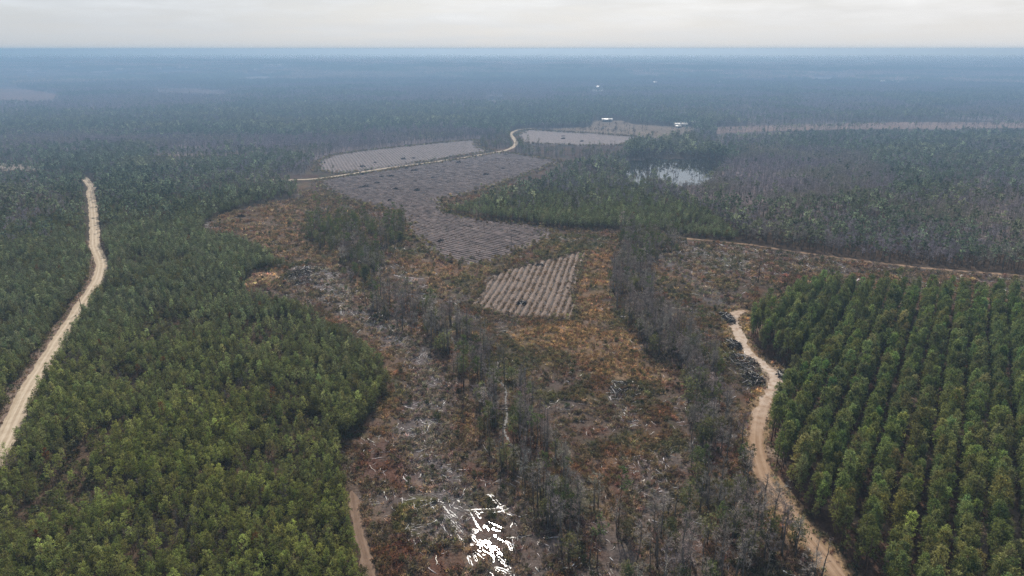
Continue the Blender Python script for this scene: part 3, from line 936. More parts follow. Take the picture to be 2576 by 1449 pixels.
def bare_parts(seed, h, spread, limbs=14, twigs=330, tw=.06):
    rng = np.random.default_rng(seed)
    tr, cr = Geo(), Geo()
    zs = np.linspace(0, h * .93, 7)
    bend = np.cumsum(rng.normal(0, .018 * h, (7, 2)), 0) * .6
    bend -= bend[0]
    spine = np.stack([bend[:, 0], bend[:, 1], zs], 1)
    tr.tube(spine, np.linspace(.24, .04, 7) * (h / 14), 6)
    tips, dirs = [], []
    for _ in range(limbs):
        f = rng.uniform(.38, .98)
        base = np.array([np.interp(f * h * .93, zs, spine[:, k]) for k in range(3)])
        a = rng.random() * 6.28
        L = spread * rng.uniform(.55, 1.1) * (1.15 - .6 * f)
        mid = base + np.array((math.cos(a) * L * .5, math.sin(a) * L * .5, L * .35))
        end = base + np.array((math.cos(a) * L, math.sin(a) * L, L * rng.uniform(.6, 1.1)))
        tr.tube([base, mid, end], [.07 * h / 14, .045 * h / 14, .015], 3, cap=False)
        for k in range(3):
            q = rng.random()
            tips.append(mid + (end - mid) * q + rng.normal(0, .12 * spread, 3))
            dirs.append((end - base) / np.linalg.norm(end - base))
    tips, dirs = np.array(tips), np.array(dirs)
    sel = rng.integers(0, len(tips), twigs)
    c = tips[sel] + rng.normal(0, .10 * spread, (twigs, 3))
    cr.needles(rng, c, dirs[sel] + (0, 0, .3), spread * .33, tw, 3, spread=.7)
    return tr, cr


def leafy_parts(seed, h, rad, n=26, per=26, size=.22):
    rng = np.random.default_rng(seed)
    tr, cr = Geo(), Geo()
    tr.tube([(0, 0, 0), (.1, .05, h * .45), (0, .1, h * .85)], [.2 * h / 10, .14 * h / 10, .04], 6)
    p, d = crown_points(rng, n, h * .28, h * .95, lambda t: rad * np.sqrt(np.clip(1.02 - (2 * t - .85) ** 2 * .8, .05, 1)), .3)
    p[:, :2] *= rng.uniform(.8, 1.15, (n, 1))
    for q in p[::4]:
        tr.tube([(0, 0, q[2] * .55), tuple(q)], [.06, .02], 3)
    cr.leaves(rng, p, size, per, rad * .24)
    return tr, cr


def shrub_parts(seed, h, rad, n=16, per=14, size=.15):
    rng = np.random.default_rng(seed)
    cr = Geo()
    p, d = crown_points(rng, n, h * .1, h * .95, lambda t: rad * np.sqrt(np.clip(1.05 - t ** 2, .05, 1)), .2)
    cr.leaves(rng, p, size, per, rad * .25)
    tr = Geo().tube([(0, 0, 0), (0, 0, h * .6)], [.06, .02], 4)
    return tr, cr


KINDS = {}


def kind(name, makers, bark, leafm):
    """register a plant kind: [(trunk mesh, crown mesh, joined mesh)]"""
    out = []
    for mk in makers:
        tr, cr = mk
        tm = tr.mesh(name + '_trunk', [bark])
        cm = cr.mesh(name + '_crown', [leafm])
        j = Geo()
        for v, f in zip(tr.v, tr.f):
            j.add(v, f - f.min() if len(f) else f, 0)
        for v, f in zip(cr.v, cr.f):
            j.add(v, f - f.min() if len(f) else f, 1)
        out.append((tm, cm, j.mesh(name, [bark, leafm])))
    KINDS[name] = out


kind('plantation_pine', [pine_parts(10 + i, h, h0, r, 330, L=.56, Wd=.135, tip=.2) for i, (h, h0, r) in enumerate(((14.5, 5.0, 1.9), (13.6, 5.0, 1.7), (15.4, 5.6, 1.8), (12.8, 4.8, 1.85), (14.2, 5.8, 1.6)))], M_BARK, M_NEEDLE)
kind('pine_tree', [pine_parts(30 + i, h, h0, r, 190, L=.42, Wd=.115, lump=.8, clump=5) for i, (h, h0, r) in enumerate(((10, 4.2, 1.6), (9.2, 3.6, 1.5), (10.8, 5.0, 1.55), (8.2, 3.2, 1.4), (9.8, 4.4, 1.85)))], M_BARK, M_NEEDLE)
kind('tall_pine', [pine_parts(50 + i, h, h0, r, 80, tip=.1, L=.8, Wd=.2, lump=1.0) for i, (h, h0, r) in enumerate(((19, 12.5, 2.5), (17, 11.0, 2.1), (21, 15, 2.4)))], M_BARK, M_NEEDLE)
kind('bare_tree', [bare_parts(70 + i, h, s, l, t) for i, (h, s, l, t) in enumerate(((14, 2.6, 18, 230), (12, 2.4, 17, 200), (15.5, 2.2, 16, 180), (11, 2.8, 20, 240), (13, 1.7, 14, 110), (15, 1.3, 10, 60)))], M_GREY_BARK, M_TWIG)
kind('leafy_tree', [leafy_parts(90 + i, h, r) for i, (h, r) in enumerate(((9, 2.5), (7.5, 2.3), (11, 2.4), (6.5, 2.6)))], M_GREY_BARK, M_LEAF)
kind('shrub', [shrub_parts(110 + i, h, r) for i, (h, r) in enumerate(((1.9, .95), (1.5, .9), (2.4, .9), (1.3, 1.1)))], M_GREY_BARK, M_LEAF)
# leaner copies for the distance
kind('far_pine', [pine_parts(130 + i, h, h0, r, 34, L=1.15, Wd=.55, per=5, lump=.7) for i, (h, h0, r) in enumerate(((13, 5, 2.3), (11.5, 4.4, 2.1), (14.5, 6.5, 2.2), (12, 5, 2.6)))], M_BARK, M_NEEDLE)
kind('far_bare', [bare_parts(150 + i, h, s, 6, 95, .14) for i, (h, s) in enumerate(((13, 3.4), (12, 3.0), (14.5, 3.2), (11, 3.6)))], M_GREY_BARK, M_TWIG)


def stand_mesh(seed, n=46, area=90.0):
    """a patch of far forest as rough crowns of leaf triangles"""
    rng = np.random.default_rng(seed)
    g = Geo()
    for _ in range(n):
        x, y = rng.uniform(-area / 2, area / 2, 2)
        h, r = rng.uniform(10, 16), rng.uniform(3.5, 6.5)
        p, d = crown_points(rng, 9, h * .3, h, lambda t: r * np.sqrt(np.clip(1.05 - t ** 2, .05, 1)), .5)
        g.leaves(rng, p + (x, y, 0), 1.5, 2, .6)
    return g.mesh('forest_stand', [M_LEAF])


KINDS['forest_stand'] = [(None, None, stand_mesh(170 + i)) for i in range(4)]


def tuft_mesh(seed, n, L, Wd, up):
    rng = np.random.default_rng(seed)
    g = Geo()
    c = np.stack([rng.normal(0, .28, n), rng.normal(0, .28, n), np.zeros(n)], 1)
    g.needles(rng, c, np.tile((0, 0, up), (n, 1)), L, Wd, 1, spread=.6)
    return g.mesh('grass_tuft', [M_GRASS])


KINDS['grass_tuft'] = [(None, None, tuft_mesh(190 + i, 16, .95, .22, 1.0)) for i in range(4)]
KINDS['weed_clump'] = [(None, None, shrub_parts(200 + i, .9, .6, 8, 8, .13)[1].mesh('weed_clump', [M_LEAF])) for i in range(4)]


def log_mesh(seed, L, r, branchy):
    rng = np.random.default_rng(seed)
    g = Geo()
    n = 4
    xs = np.linspace(-L / 2, L / 2, n)
    pts = np.stack([xs, rng.normal(0, .05 * L, n), r + np.abs(rng.normal(0, .05, n))], 1)
    g.tube(pts, np.linspace(r, r * .55, n), 5)
    for _ in range(branchy):
        x = rng.uniform(-L * .2, L * .5)
        a = rng.uniform(-1.2, 1.2)
        e = (x + L * .22 * math.cos(a), L * .22 * math.sin(a), r + rng.uniform(.05, .5))
        g.tube([(x, 0, r), e], [r * .5, r * .15], 3)
    return g.mesh('log', [M_WOOD])


KINDS['log'] = [(None, None, log_mesh(220 + i, L, r, b)) for i, (L, r, b) in enumerate(((5.5, .17, 0), (3.6, .15, 1), (4.4, .13, 2), (2.4, .17, 0), (6.5, .14, 3)))]
KINDS['stick'] = [(None, None, log_mesh(240 + i, L, r, b)) for i, (L, r, b) in enumerate(((2.2, .06, 1), (1.6, .05, 0), (3.0, .07, 2), (1.2, .06, 0)))]

# ------------------------------------------------------------------ scattering
proto_col = {}


def protos(name):
    if name not in proto_col:
        c = bpy.data.collections.new(name + '_models')
        for i, (_, _, me) in enumerate(KINDS[name]):
            o = bpy.data.objects.new('%s_model_%02d' % (name, i), me)
            c.objects.link(o)
        proto_col[name] = c
    return proto_col[name]


def scatter_tree(col):
    g = bpy.data.node_groups.new('scatter_' + col.name, 'GeometryNodeTree')
    g.interface.new_socket('Geometry', in_out='INPUT', socket_type='NodeSocketGeometry')
    g.interface.new_socket('Geometry', in_out='OUTPUT', socket_type='NodeSocketGeometry')
    N = g.nodes.new
    gi, go = N('NodeGroupInput'), N('NodeGroupOutput')
    iop, ci = N('GeometryNodeInstanceOnPoints'), N('GeometryNodeCollectionInfo')
    ci.inputs['Collection'].default_value = col
    ci.inputs['Separate Children'].default_value = True
    ci.inputs['Reset Children'].default_value = True
    iop.inputs['Pick Instance'].default_value = True

    def named(nm, ty):
        n = N('GeometryNodeInputNamedAttribute')
        n.data_type = ty
        n.inputs['Name'].default_value = nm
        return n.outputs[0]
    L = g.links.new
    L(gi.outputs[0], iop.inputs['Points'])
    L(ci.outputs[0], iop.inputs['Instance'])
    L(named('pick', 'INT'), iop.inputs['Instance Index'])
    L(named('turn', 'FLOAT_VECTOR'), iop.inputs['Rotation'])
    L(named('size', 'FLOAT_VECTOR'), iop.inputs['Scale'])
    L(iop.outputs[0], go.inputs[0])
    return g


def stuff(name, model, x, y, size, tint, tilt=0.0, z=0.0, seed=1, yaw=None):
    """one object that carries very many plants"""
    n = len(x)
    if n == 0:
        return None
    rng = np.random.default_rng(seed)
    me = bpy.data.meshes.new(name)
    me.vertices.add(n)
    me.vertices.foreach_set('co', np.stack([x, y, np.broadcast_to(z, (n,))], 1).astype(np.float32).ravel())
    col = protos(model)
    me.attributes.new('pick', 'INT', 'POINT').data.foreach_set('value', rng.integers(0, len(col.objects), n).astype(np.int32))
    ya = rng.random(n) * 6.2832 if yaw is None else yaw
    rot = np.stack([rng.normal(0, 1, n) * tilt, rng.normal(0, 1, n) * tilt, ya], 1)
    me.attributes.new('turn', 'FLOAT_VECTOR', 'POINT').data.foreach_set('vector', rot.astype(np.float32).ravel())
    sz = np.asarray(size, float)
    if sz.ndim == 1:
        sz = np.stack([sz, sz, sz], 1)
    me.attributes.new('size', 'FLOAT_VECTOR', 'POINT').data.foreach_set('vector', sz.astype(np.float32).ravel())
    rgba = np.concatenate([np.clip(tint, .005, 1), np.ones((n, 1))], 1)
    me.attributes.new('tint', 'FLOAT_COLOR', 'POINT').data.foreach_set('color', rgba.astype(np.float32).ravel())
    me.update()
    o = link(name, me, kind='stuff')
    md = o.modifiers.new('scatter', 'NODES')
    md.node_group = scatter_tree(col)
    return o


def jgrid(d0, d1, sp, rng, az=None):
    az = az or (48.0 if d0 < 300 else 42.0)
    """jittered grid of candidate spots between two distances within the view's width"""
    m = d1 * math.sin(math.radians(az)) + sp
    gx = np.arange(-m, m, sp)
    gy = np.arange(d0 * math.cos(math.radians(az)) - sp, d1, sp)
    X, Y = np.meshgrid(gx, gy)
    x = X.ravel() + rng.uniform(-.5, .5, X.size) * sp
    y = Y.ravel() + rng.uniform(-.5, .5, X.size) * sp
    d = np.hypot(x, y)
    k = (d >= d0) & (d < d1) & (np.abs(np.arctan2(x, y)) < math.radians(az)) & (y > 95)
    return x[k], y[k]


def near_roads(x, y):
    m = seg_dist(road_sand_l, x, y) < 5.3
    m |= seg_dist(road_far_l, x, y) < 4.2
    m |= seg_dist(track_l, x, y) < 4.2
    m |= seg_dist(firebreak_l, x, y) < 4.5
    m |= seg_dist(path_l, x, y) < 1.7
    return m


def tint_vary(base, n, rng, k=.18, hue=.04):
    b = np.broadcast_to(np.asarray(base, float), (n, 3)).copy()
    b *= np.exp(rng.normal(0, k, (n, 1)))
    b *= np.exp(rng.normal(0, hue, (n, 3)))
    return b


POOL = {}                       # kind -> list of (x, y, size, tint, zone)


def pool(kindname, x, y, size, tint, zone):
    POOL.setdefault(kindname, []).append((x, y, np.broadcast_to(size, x.shape).copy(), np.broadcast_to(tint, (len(x), 3)).copy(), np.full(len(x), zone)))


Z_LEFT, Z_ROADSIDE, Z_EDGE, Z_MID, Z_ROWS, Z_ROWEDGE, Z_CREEK, Z_LOW, Z_RIGHT, Z_GROVE, Z_TOP, Z_FAR, Z_LINE, Z_POND, Z_OPEN = range(15)

# --- forest on the near left and the middle distance
rng = np.random.default_rng(1001)
x, y = jgrid(96, 690, 1.78, rng)
ok = ~inside(CLEAR, x, y) & ~inside(PLANTATION, x, y) & ~near_roads(x, y) & (x < 150)
ok &= rng.random(len(x)) < np.clip((690 - np.hypot(x, y)) / 190, 0, 1)
dens = fbm(x, y, 26, 301)
ok &= rng.random(len(x)) < np.clip(.55 + (dens - .38) * 3.0, .12, .98)
x, y = x[ok], y[ok]
d = np.hypot(x, y)
warm = np.clip((330 - d) / 150 + (fbm(x, y, 60, 303) - .5) * 1.6, 0, 1)
tint = lerp(np.tile((.168, .195, .128), (len(x), 1)), (.203, .225, .080), warm)
tint *= np.exp(rng.normal(0, .30, (len(x), 1))) * np.exp(rng.normal(0, .045, (len(x), 3)))
u = rng.random(len(x))
brown = fbm(x, y, 18, 305)
is_bare = u < np.clip(.045 + (brown - .54) * 1.8, .025, .6)
is_leaf = (~is_bare) & (u > np.clip(1.0 - .10 - (fbm(x, y, 35, 307) - .5) * .8, .5, .97))
is_pine = ~is_bare & ~is_leaf
rust = rng.random(len(x)) < .005
tint[rust] = (.17, .075, .035)
size = .48 + .34 * fbm(x, y, 40, 309) + rng.normal(0, .09, len(x))
near_road = seg_dist(road_sand_l, x, y) < 14
near_edge = np.zeros(len(x), bool)
for dx, dy in ((9, 0), (-9, 0), (0, 9), (0, -9)):
    near_edge |= inside(CLEAR, x + dx, y + dy)
zone = np.where(near_road, Z_ROADSIDE, np.where(near_edge, Z_EDGE, Z_LEFT))
for zc in (Z_LEFT, Z_ROADSIDE, Z_EDGE):
    k = is_pine & (zone == zc)
    pool('pine_tree', x[k], y[k], size[k], tint[k], zc)
    k = is_bare & (zone == zc)
    pool('bare_tree', x[k], y[k], size[k] * .62, tint_vary((.17, .15, .12), k.sum(), rng), zc)
    k = is_leaf & (zone == zc)
    pool('leafy_tree', x[k], y[k], size[k] * .92, tint_vary((.10, .10, .048), k.sum(), rng), zc)

# --- the plantation: double rows with cut lanes between
az_row = math.radians(33.6)
ru = np.array((math.sin(az_row), math.cos(az_row)))
rn = np.array((ru[1], -ru[0]))
rng = np.random.default_rng(1002)
px_, py_ = [], []
for k in range(-60, 60):
    for off in (-1.0, 1.0):
        s = np.arange(-200, 900, 2.4) + rng.uniform(-.5, .5, len(np.arange(-200, 900, 2.4)))
        s = s[rng.random(len(s)) > .09]
        o = k * 6.8 + 3.1 + off + rng.normal(0, .28, len(s))
        px_.append(ru[0] * s + rn[0] * o)
        py_.append(ru[1] * s + rn[1] * o)
x, y = np.concatenate(px_), np.concatenate(py_)
k = inside(PLANTATION, x, y) & (np.hypot(x, y) > 96) & (y > 80) & (np.arctan2(x, y) < math.radians(44)) & ~(seg_dist(track_l, x, y) < 4.2)
x, y = x[k], y[k]
d = np.hypot(x, y)
edge = np.zeros(len(x), bool)
for dx, dy in ((6, 0), (-6, 0), (0, 6), (0, -6)):
    edge |= ~inside(PLANTATION, x + dx, y + dy)
warm = np.clip((260 - d) / 150 + (fbm(x, y, 30, 313) - .5) * 1.3, 0, 1)
tint = lerp(np.tile((.145, .175, .082), (len(x), 1)), (.205, .222, .085), warm)
tint *= np.exp(rng.normal(0, .24, (len(x), 1))) * np.exp(rng.normal(0, .08, (len(x), 3)))
size = rng.normal(.90, .12, len(x))
odd = rng.random(len(x)) < .02
for zc, e in ((Z_ROWS, ~edge), (Z_ROWEDGE, edge)):
    pool('plantation_pine', x[e & ~odd], y[e & ~odd], size[e & ~odd], tint[e & ~odd], zc)
k = odd
pool('bare_tree', x[k], y[k], size[k] * .75, tint_vary((.19, .15, .13), k.sum(), rng), Z_ROWS)


# --- woods inside the cut-over land
def wood(pl, sp, mix, zone, seed, dark=1.0, near=None, full=False):
    """mix: (bare, leafy, tall pine, pine) shares"""
    rng = np.random.default_rng(seed)
    x0, y0, x1, y1 = pl[:, 0].min(), pl[:, 1].min(), pl[:, 0].max(), pl[:, 1].max()
    X, Y = np.meshgrid(np.arange(x0, x1, sp), np.arange(y0, y1, sp))
    x = X.ravel() + rng.uniform(-.5, .5, X.size) * sp
    y = Y.ravel() + rng.uniform(-.5, .5, X.size) * sp
    k = inside(pl, x, y) & ~near_roads(x, y) & (seg_dist(creek_l, x, y) > 2.8) & (np.hypot(x, y) > 96)
    if near is not None:
        k &= seg_dist(near[0], x, y) < near[1]
    k &= rng.random(len(x)) < np.clip(.66 + (fbm(x, y, 16, seed) - .5) * 3.2, .06, 1)
    x, y = x[k], y[k]
    u = rng.random(len(x)) + (fbm(x, y, 14, seed + 3) - .5) * .9
    cuts = np.quantile(u, np.cumsum(mix)[:-1]) if len(x) > 8 else np.cumsum(mix)[:-1]
    cls = np.searchsorted(cuts, u)
    size = rng.normal(.95, .14, len(x))
    for c, (kn, rgb, s) in enumerate((('bare_tree', (.315, .272, .238), 1.0), ('leafy_tree', (.125, .13, .072), .9), ('tall_pine', (.10, .13, .06), .85), ('pine_tree', (.095, .125, .058), 1.05))):
        m = cls == c
        if m.any():
            pool(kn, x[m], y[m], size[m] * s, tint_vary(np.array(rgb) * dark, m.sum(), rng, .2), zone)


wood(CREEK_WOODS, 3.8, (.70, .16, .06, .08), Z_CREEK, 401)
wood(poly([(900, 760), (1150, 780), (1250, 880), (1340, 980), (1440, 1200), (1440, 1300), (1300, 1300), (1200, 1100), (1130, 960), (1000, 860)]), 3.5, (.62, .26, .05, .07), Z_CREEK, 408, near=(creek_l, 9.0))
wood(LOW_WOODS, 5.4, (.66, .22, .06, .06), Z_LOW, 402)
wood(RIGHT_WOODS, 3.4, (.78, .17, .01, .04), Z_RIGHT, 403)
wood(TOP_WOODS, 4.4, (.50, .30, .08, .12), Z_TOP, 404)
wood(GROVE, 4.6, (.26, .34, .26, .14), Z_GROVE, 405)
wood(ROAD_WOODS, 6.0, (.7, .25, .0, .05), Z_LINE, 406)
wood(LINE_WOODS, 6.5, (.62, .22, .08, .08), Z_LINE, 407)

# --- middle and far forest
for d0, d1, sp, seed in ((500, 1250, 4.4, 501), (1250, 3000, 7.2, 502)):
    rng = np.random.default_rng(seed)
    x, y = jgrid(d0, d1, sp, rng)
    ok = ~inside(CLEAR, x, y) & ~near_roads(x, y)
    for c in CLEARINGS:
        ok &= ~inside(c, x, y) & ((c is POND) | ~inside(c, x * 1.1, y * 1.1))
    ok &= (x >= 150) | (rng.random(len(x)) < np.clip((np.hypot(x, y) - 500) / 190, 0, 1))
    for c in OPEN_WATER:
        for f in (1.0, 1.03, 1.06, 1.09, 1.12):
            ok &= ~inside(c, x * f, y * f)
    ok &= rng.random(len(x)) < np.clip(.86 + (fbm(x, y, 45, seed + 1) - .5) * 2.2, .25, 1)
    x, y = x[ok], y[ok]
    if d0 == 500:                # leave the nearer part of the right-hand forest to this pass too
        rng2 = np.random.default_rng(seed + 9)
        xr, yr = jgrid(300, 500, 3.6, rng2)
        k = ~inside(CLEAR, xr, yr) & ~inside(PLANTATION, xr, yr) & ~near_roads(xr, yr) & (xr >= 150)
        x, y = np.concatenate([x, xr[k]]), np.concatenate([y, yr[k]])
    pine = rng.random(len(x)) < stand_pine(x, y)
    d = np.hypot(x, y)
    s = (.84 if d0 == 500 else .98) + .3 * (fbm(x, y, 70, 333) - .4) + rng.normal(0, .11, len(x))
    s = np.where(inside(PINE_BAND[2], x, y), s * 1.3, s)
    t = lerp(np.tile((.135, .172, .140), (len(x), 1)), (.19, .205, .155), np.clip((fbm(x, y, 90, 335) - .4) * 3, 0, 1))
    t *= np.exp(rng.normal(0, .36 if d0 == 500 else .24, (len(x), 1)))
    k = pine
    stuff('pine_forest', 'far_pine', x[k], y[k], s[k], t[k], .03, seed=seed + 2)
    k = ~pine
    tb = lerp(np.tile((.315, .275, .30), (len(x), 1)), (.30, .28, .21), np.clip((fbm(x, y, 60, 337) - .45) * 4, 0, 1))
    tb *= np.exp(rng.normal(0, .15, (len(x), 1)))
    stuff('bare_woodland', 'far_bare', x[k], y[k], s[k], tb[k], .03, seed=seed + 3)

FAR_B = [(31, 145.5, 14, 'at the far left below the horizon'), (169, 169.5, 9, 'in the woods left of the distant cluster'), (402, 175.2, 9, 'leftmost of three bright roofs in the distant woods'),
         (450, 173.2, 10, 'middle one of three bright roofs in the distant woods'), (470, 173.8, 6, 'right one of three bright roofs in the distant woods'), (300, 178.5, 16, 'low and long in the distant left woods'), (543, 147.2, 7, 'near the horizon left of a pair of roofs'),
         (590, 147, 8, 'left one of a pair of roofs near the horizon'), (600, 146.6, 7, 'right one of a pair of roofs near the horizon'), (668, 167, 8, 'left one of a row of three in the distant clearing'), (682, 167.3, 10, 'middle one of a row of three in the distant clearing'), (703, 167, 9, 'right one of a row of three in the distant clearing'),
         (75, 183, 9, 'on the pale distant field at far left'), (1505, 227.5, 10, 'in the white clearing of the middle far woods'), (1647, 215.3, 8, 'by itself in the far woods right of the white clearing'), (2216, 212.5, 4, 'left one of a cluster in the far right woods'), (2224, 212, 6, 'middle one of a cluster in the far right woods'),
         (2243, 210.6, 4, 'upper one of a cluster in the far right woods'), (2256, 214.5, 6, 'lower right one of a cluster in the far right woods'), (1809, 214.3, 7, 'alone in the far woods between white clearing and right cluster'), (642, 180, 5, 'small and alone in the distant woods')]
rng = np.random.default_rng(510)
x, y = jgrid(3000, 11000, 78, rng)
xo, yo = jgrid(11000, 34000, 260, rng)
x, y = np.concatenate([x, xo]), np.concatenate([y, yo])
ok = ~far_field_mask(x, y) & ~far_field_mask(x * 1.06, y * 1.06) & ~far_field_mask(x * 1.12, y * 1.12) & (rng.random(len(x)) < .9)
for c in CLEARINGS:
    ok &= ~inside(c, x, y) & ~inside(c, x * 1.1, y * 1.1)
for px, py, wpx, lab in FAR_B:
    gx, gy = ground_at(px, py)
    q = y / gy
    ok &= ~((q > .78) & (q < 1.02) & (np.abs(x - gx * q) < wpx / F * gy / 2 + 60))
x, y = x[ok], y[ok]
pf = stand_pine(x, y)
t = (HARD_RGB + (PINE_RGB - HARD_RGB) * pf[:, None]) * 1.7 * np.exp(rng.normal(0, .15, (len(x), 1)))
wide = np.where(np.hypot(x, y) > 11000, 3.3, 1.0)
sz = np.stack([wide, wide, rng.uniform(.7, 1.3, len(x))], 1)
stuff('distant_forest', 'forest_stand', x, y, sz, t, seed=511)

# leafless trees standing in the pond and along the barn field
rng = np.random.default_rng(520)
for pl, sp, zc in ((POND, 7.0, Z_POND), (poly([(1340, 323), (1400, 327), (1500, 333), (1600, 341), (1600, 345), (1500, 338), (1400, 332), (1340, 327)]), 9.0, Z_FAR), (PINK_FIELD, 22.0, Z_FAR), (BARN_FIELD, 26.0, Z_FAR)):
    X, Y = np.meshgrid(np.arange(pl[:, 0].min(), pl[:, 0].max(), sp), np.arange(pl[:, 1].min(), pl[:, 1].max(), sp))
    x, y = X.ravel() + rng.uniform(-.5, .5, X.size) * sp, Y.ravel() + rng.uniform(-.5, .5, X.size) * sp
    k = inside(pl, x, y)
    if zc == Z_POND:             # open water in two places
        qx, qy, _ = to_px(x, y, 0.0)
        thick = ((qx > 1622) & (qx < 1656)) | (qy > 455) | (qx > 1790)
        open_flat = np.zeros(len(x), bool)
        for c in OPEN_WATER:
            for f in (1.0, 1.04, 1.08, 1.12):
                open_flat |= inside(c, x * f, y * f)
        k &= rng.random(len(x)) < np.where(open_flat, .10, np.where(thick, .8, .2))
    stuff('bare_woodland', 'far_bare', x[k], y[k], rng.uniform(.7, 1.05, k.sum()), tint_vary((.14, .125, .115), k.sum(), rng), .04, seed=521 + zc)

# ------------------------------------------------------------------ single trees: the nearest of each kind; the rest of it as one object
LIMIT = 300
LABELS = {
    ('pine_tree', Z_LEFT): ('slender yellow-green pine crowded in the dense stand on the left', 'pines of the dense left stand'),
    ('pine_tree', Z_ROADSIDE): ('green pine in the front rank beside the pale sandy road', 'pines along the sandy road'),
    ('pine_tree', Z_EDGE): ('green pine on the edge of the left stand facing the cut-over clearing', 'pines on the edge of the left stand'),
    ('pine_tree', Z_CREEK): ('small green pine among the bare trees along the creek', 'pines along the creek'),
    ('pine_tree', Z_LOW): ('small green pine in the sparse wood right of the flooded ruts', 'pines in the sparse wood'),
    ('pine_tree', Z_RIGHT): ('small green pine in the grey wood left of the dirt track', 'pines in the grey wood'),
    ('pine_tree', Z_GROVE): ('green pine in the tall grove below the ploughed field', 'pines of the tall grove'),
    ('pine_tree', Z_TOP): ('green pine in the small wood at the end of the firebreak path', 'pines at the firebreak'),
    ('pine_tree', Z_LINE): ('green pine in the tree belt by the bend of the far field road', 'pines by the far field road'),
    ('plantation_pine', Z_ROWS): ('full-crowned pine inside the double rows of the plantation on the right', 'pines in the plantation rows'),
    ('plantation_pine', Z_ROWEDGE): ('full-crowned pine on the plantation edge above the dirt track, trunk exposed', 'pines on the plantation edge'),
    ('bare_tree', Z_LEFT): ('small leafless brown tree inside the dense left pine stand', 'leafless trees in the left stand'),
    ('bare_tree', Z_ROADSIDE): ('small leafless tree beside the pale sandy road', 'leafless trees along the sandy road'),
    ('bare_tree', Z_EDGE): ('small leafless tree on the clearing edge of the left pine stand', 'leafless trees on the left stand edge'),
    ('bare_tree', Z_ROWS): ('leafless grey-brown tree standing among the plantation pines', 'leafless trees in the plantation'),
    ('bare_tree', Z_CREEK): ('thin leafless grey tree on the banks of the winding creek', 'leafless trees along the creek'),
    ('bare_tree', Z_LOW): ('thin leafless tree in the sparse wood right of the flooded ruts', 'leafless trees in the sparse wood'),
    ('bare_tree', Z_RIGHT): ('leafless grey tree in the wood left of the dirt track', 'leafless trees in the grey wood'),
    ('bare_tree', Z_TOP): ('leafless tree in the small wood at the end of the firebreak path', 'leafless trees at the firebreak'),
    ('bare_tree', Z_GROVE): ('leafless tree in the tall grove below the ploughed field', 'leafless trees of the tall grove'),
    ('bare_tree', Z_LINE): ('leafless tree in the belt by the bend of the far field road', 'leafless trees by the far field road'),
    ('leafy_tree', Z_LEFT): ('rounded olive broadleaf tree among the pines of the left stand', 'broadleaf trees in the left stand'),
    ('leafy_tree', Z_ROADSIDE): ('rounded olive broadleaf tree beside the pale sandy road', 'broadleaf trees along the sandy road'),
    ('leafy_tree', Z_EDGE): ('rounded olive broadleaf tree on the clearing edge of the left stand', 'broadleaf trees on the left stand edge'),
    ('leafy_tree', Z_CREEK): ('grey-green evergreen tree leaning over the winding creek', 'evergreen trees along the creek'),
    ('leafy_tree', Z_LOW): ('grey-green evergreen tree in the sparse wood right of the flooded ruts', 'evergreen trees in the sparse wood'),
    ('leafy_tree', Z_RIGHT): ('dark evergreen in the wood left of the dirt track', 'evergreen trees in the grey wood'),
    ('leafy_tree', Z_TOP): ('evergreen tree in the small wood at the end of the firebreak path', 'evergreen trees at the firebreak'),
    ('leafy_tree', Z_GROVE): ('rounded pale olive tree in the tall grove below the ploughed field', 'broadleaf trees of the tall grove'),
    ('leafy_tree', Z_LINE): ('olive tree in the belt by the bend of the far field road', 'broadleaf trees by the far field road'),
    ('tall_pine', Z_CREEK): ('tall pine with a high tufted crown over the winding creek', 'tall pines along the creek'),
    ('tall_pine', Z_LOW): ('tall pine with a high crown in the sparse wood right of the flooded ruts', 'tall pines in the sparse wood'),
    ('tall_pine', Z_RIGHT): ('tall pine with a high crown in the grey wood left of the dirt track', 'tall pines in the grey wood'),
    ('tall_pine', Z_TOP): ('tall pine with a high crown at the end of the firebreak path', 'tall pines at the firebreak'),
    ('tall_pine', Z_GROVE): ('tall bare-trunked pine rising above the grove below the ploughed field', 'tall pines of the grove'),
    ('tall_pine', Z_LINE): ('tall pine in the belt by the bend of the far field road', 'tall pines by the far field road'),
    ('shrub', Z_OPEN): ('dark rounded evergreen bush alone on the cut-over ground', 'bushes on the cut-over ground'),
}
CATEGORY = {'pine_tree': 'pine tree', 'plantation_pine': 'pine tree', 'tall_pine': 'pine tree', 'bare_tree': 'tree', 'leafy_tree': 'tree', 'shrub': 'bush'}
STUFF_NAME = {'pine_tree': 'pine_forest', 'plantation_pine': 'plantation_forest', 'bare_tree': 'bare_woodland', 'leafy_tree': 'evergreen_woodland', 'tall_pine': 'tall_pine_woodland', 'shrub': 'undergrowth'}
parts_cache = {}


def single_tree(kindname, variant, x, y, size, tint, yaw, label, group, z=0.0):
    """Empty at the foot > trunk, crown; copies share mesh data"""
    key = (kindname, variant)
    if key not in parts_cache:
        tm, cm, _ = KINDS[kindname][variant]
        r = bpy.data.objects.new(kindname, None)
        r.empty_display_size = .5
        parts_cache[key] = (r, bpy.data.objects.new('trunk', tm), bpy.data.objects.new('crown', cm))
    r0, t0, c0 = parts_cache[key]
    r, t, c = r0.copy(), t0.copy(), c0.copy()
    for o in (r, t, c):
        COL.objects.link(o)
    t.parent = r
    c.parent = r
    r.location = (x, y, z)
    r.rotation_euler = (0, 0, yaw)
    r.scale = (size, size, size)
    c['tint'] = [float(tint[0]), float(tint[1]), float(tint[2])]
    tag(r, label, CATEGORY[kindname], group)
    return r


